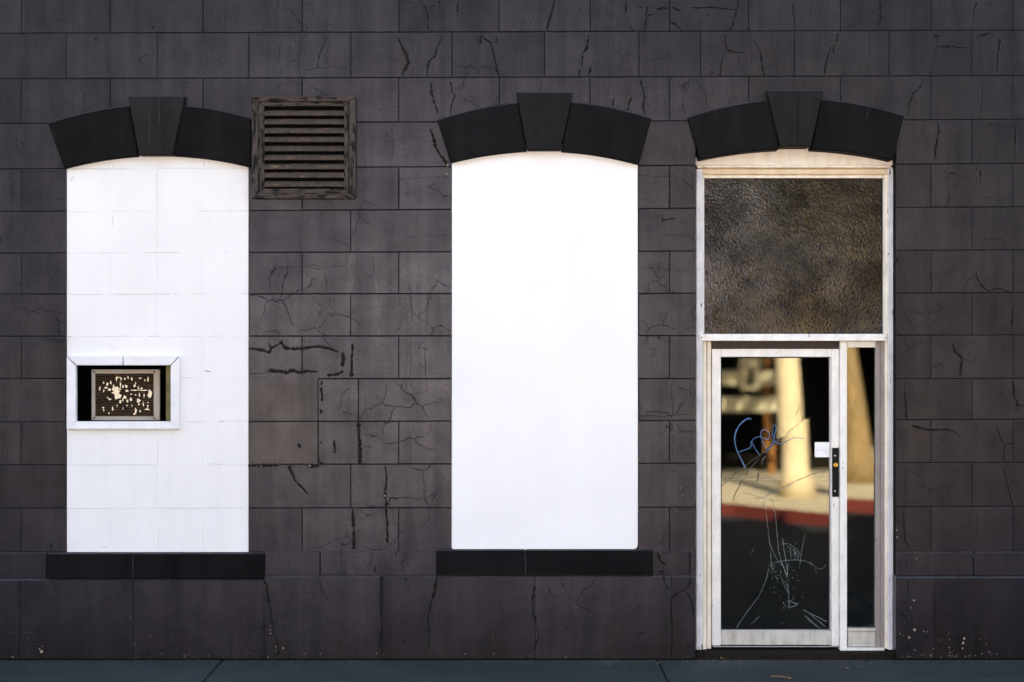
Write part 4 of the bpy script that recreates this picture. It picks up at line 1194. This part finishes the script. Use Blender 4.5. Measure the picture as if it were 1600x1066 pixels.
for key, nm, mt in (('crack', 'open_crack', 'crack'), ('hair', 'hairline_crack', 'hair'), ('lip', 'peeling_edge', 'wall'), ('peel', 'peeled_patch', 'peel'), ('fleck', 'paint_fleck', 'fleck')):
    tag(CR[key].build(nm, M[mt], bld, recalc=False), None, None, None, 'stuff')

# ------------------------------------------------------------------ small litter on the sidewalk
def ground(px, py):
    dep = H * (D / S) / (py - 533)
    return Vector(((px - 800) * S * dep / D, dep - D, 0.0))
def leaf(px, py, sc, rz, label):
    c = ground(px, py)
    mb = MB()
    n_ = 9
    pts = []
    for i in range(n_):
        t = i / (n_ - 1)
        w = math.sin(math.pi * min(1, t * 1.05)) ** 0.8 * 0.34 * sc * random.uniform(.8, 1.1)
        x = (t - .5) * sc
        pts.append((x, w, 0.12 * sc * math.sin(3 * t + 1)))
    vs = []
    for x, w, z in pts:
        vs += [(x, -w, z + w * .5), (x, 0, z), (x, w, z + w * .45)]
    ca, sa = math.cos(rz), math.sin(rz)
    zmin = min(v[2] for v in vs)
    vs = [Vector((c.x + x * ca - y * sa, c.y + x * sa + y * ca, 0.002 + z - zmin)) for x, y, z in vs]
    mb.add(vs, [(3 * i + s, 3 * i + s + 1, 3 * i + s + 4, 3 * i + s + 3) for i in range(n_ - 1) for s in (0, 1)])
    tag(mb.build('dry_leaf', M['leaf'], None, recalc=False, smooth=True), label, 'leaf', 'dry leaves on the sidewalk')
leaf(1130, 1031.5, 0.05, 0.4, 'brown dry leaf by the threshold under the door hinge side')
leaf(1322, 1047, 0.045, 2.0, 'tan dry leaf on the sidewalk under the narrow side window')
leaf(1236, 1063, 0.05, 1.0, 'dry leaf at the near edge of the sidewalk below the door')
g0 = ground(1205, 1058)
mb = MB()
mb.tube([g0 + Vector((0, 0, 0.005)), g0 + Vector((0.06, -0.03, 0.01)), g0 + Vector((0.13, -0.08, 0.006))], 0.003, 5)
tag(mb.build('twig', M['leaf'], None), 'thin brown twig lying on the sidewalk below the door', 'twig')

mb = MB()
for i in range(420):
    x = random.uniform(-3.7, 3.7)
    if random.random() < 0.25: x = random.gauss(1.2, 0.5)
    y = -abs(random.gauss(0, 0.10)) - 0.032
    if y < -0.9: continue
    q = random.uniform(0.0015, 0.006)
    a = random.uniform(0, 6.28)
    mb.add([(x + q * math.cos(a), y + q * math.sin(a), 0.001), (x + q * math.cos(a + 2), y + q * math.sin(a + 2), 0.001), (x + q * math.cos(a + 4.2), y + q * math.sin(a + 4.2), 0.001), (x, y, q * 0.9)], [(0, 1, 3), (1, 2, 3), (2, 0, 3)])
tag(mb.build('grit', M['fleck'], None, recalc=False), 'pale grit and paint crumbs scattered along the foot of the wall', None, None, 'stuff')

# ------------------------------------------------------------------ the sunlit far side of the street (seen in the glass)
far = empty('far_building', (0, -17, 0))
tag(far, 'pale stucco building with a dark open garage across the street, unseen bays shaped to light the wall', 'building')
FY = -17.0
mb = MB(); mb.box(-5.2, 3.3, FY - 0.4, FY, 0, 5.0); mb.build('wall', M['farwall'], far)  # unseen bay, sized and tinted so its bounce brightens the wall's middle
mb = MB(); mb.box(-14, -5.201, FY - 0.4, FY - 0.02, 0, 5.0); mb.build('wall', M['farbrown'], far)  # dark bay, unseen, added to keep the wall's edges dim
mb = MB(); mb.box(7.2, 14, FY - 0.4, FY, 0, 5.0); mb.build('wall', M['farbrown'], far)
mb = MB(); mb.box(3.3, 7.2, FY - 0.4, FY, 3.95, 5.0); mb.build('wall', M['farbrown'], far)
mb = MB(); mb.box(3.3, 7.2, FY - 0.4, FY + 0.05, 2.9, 3.949); mb.build('fascia', M['fartan'], far)
mb = MB(); mb.box(4.7, 6.1, FY + 0.001, FY + 0.06, 4.05, 4.9); mb.build('sky_patch_panel', M['fargrey'], far, bevel=0.01)  # added grey panel, stands in for a window reflecting sky
mb = MB(); mb.box(-14, 14, FY - 0.42, FY - 0.01, 5.151, 11.0); mb.build('upper_wall', M['farbrown'], far)  # dark upper storey added to dim the top of the wall
mb = MB(); mb.box(-14, 14, FY - 0.5, FY + 0.12, 5.001, 5.15); mb.build('string_course', M['farbrown'], far)
mb = MB(); mb.box(3.3, 7.2, FY - 4.4, FY - 4.2, 0, 2.9); mb.box(3.1, 3.3, FY - 4.2, FY - 0.4, 0, 2.9); mb.box(7.2, 7.4, FY - 4.2, FY - 0.4, 0, 2.9); mb.box(3.1, 7.4, FY - 4.2, FY - 0.4, 2.9, 3.1)
mb.box(3.3, 7.2, FY - 4.2, FY - 0.2, 0.002, 0.02)
mb.build('garage', M['fardark'], far)
mb = MB(); mb.box(-14.2, 14.2, FY - 0.5, FY + 0.15, 11.001, 11.3); mb.build('parapet', M['farbrown'], far, bevel=0.02)
for x in (-11, -7.7, 5.2, 9.4):
    mb = MB(); mb.box(x - 0.6, x + 0.6, FY, FY + 0.04, 6.6, 8.6); w_ = mb.build('window', M['fardark'], far, bevel=0.01)
    mb = MB(); mb.box(x - 0.7, x + 0.7, FY, FY + 0.12, 6.45, 6.59); mb.build('window_sill', M['farsign'], w_, bevel=0.01)

fence = empty('rail_fence', (4.0, -16.2, 0))
tag(fence, 'cream two rail fence in front of the garage across the street', 'fence')
for z0, z1 in ((1.50, 1.74), (1.06, 1.30)):
    mb = MB(); mb.box(3.35, 4.62, -16.25, -16.2, z0, z1); mb.build('rail', M['farsign'], fence, bevel=0.01)
for x in (3.4, 4.28):
    mb = MB(); mb.box(x - 0.05, x + 0.05, -16.32, -16.252, 0, 2.6); mb.build('post', M['farpost'], fence, bevel=0.01)
sg = empty('sign_board', (3.98, -16.1, 1.7))
tag(sg, 'cream sign board with one dark upright mark across the street', 'sign')
mb = MB(); mb.box(3.80, 4.15, -16.17, -16.14, 1.42, 2.12); mb.build('board', M['farsign'], sg, bevel=0.01)
mb = MB(); mb.box(3.93, 4.02, -16.139, -16.13, 1.50, 1.82); mb.build('mark', M['fardark'], sg, bevel=0.008)

def tree(x, L, r0, r1, top, lean, mat, label, group):
    t = empty('street_tree', (x, -L, 0))
    tag(t, label, 'tree', group)
    mb = MB()
    pts, rs = [], []
    for i in range(13):
        u = i / 12
        pts.append((x + lean * u + 0.03 * math.sin(5 * u), -L + 0.02 * math.sin(4 * u), u * top))
        rs.append(r1 + (r0 - r1) * (1 - u) ** 1.3 + 0.10 * max(0, 0.06 - u) / 0.06)
    mb.tube(pts, rs, 16)
    mb.build('trunk', M[mat], t, smooth=True)
    mb = MB()
    for i in range(9):
        a = i * 2.4
        l = random.uniform(1.0, 1.7)
        e = Vector((x + lean + l * math.cos(a), -L + l * math.sin(a), top + random.uniform(0.6, 1.5)))
        mb.tube([(x + lean, -L, top - 0.25), ((x + lean + e.x) / 2, (-L + e.y) / 2, top + 0.3), e], [r1 * .6, r1 * .4, r1 * .15], 6)
    mb.build('branches', M[mat], t, smooth=True)
    mb = MB()
    for i in range(1500):
        d_ = Vector((random.gauss(0, 1), random.gauss(0, 1), random.gauss(0, .6)))
        d_ = d_.normalized() * random.uniform(0.5, 1.0) ** .5 * 1.9
        c = Vector((x + lean, -L, top + 1.2)) + d_
        if math.sin(3 * c.x) + math.sin(2.7 * c.y + 1) + math.sin(3.1 * c.z) < -0.5: continue
        u = Vector((random.uniform(-1, 1), random.uniform(-1, 1), random.uniform(-.6, .6))).normalized()
        w = u.cross(Vector((random.uniform(-1, 1), random.uniform(-1, 1), 1))).normalized()
        s_ = random.uniform(.08, .16)
        mb.add([c - u * s_, c + w * s_ * .45, c + u * s_, c - w * s_ * .45], [(0, 1, 2, 3)])
    tag(mb.build('crown', M['foliage'], t, recalc=False), None, None, None, 'stuff')

tree(4.02, 12.2, 0.20, 0.145, 4.6, -0.22, 'bark', 'pale smooth trunk street tree across the street in front of the garage', 'street trees')
tree(4.90, 11.7, 0.23, 0.11, 4.4, -0.60, 'bark2', 'tan rough trunk street tree leaning at the far kerb', 'street trees')
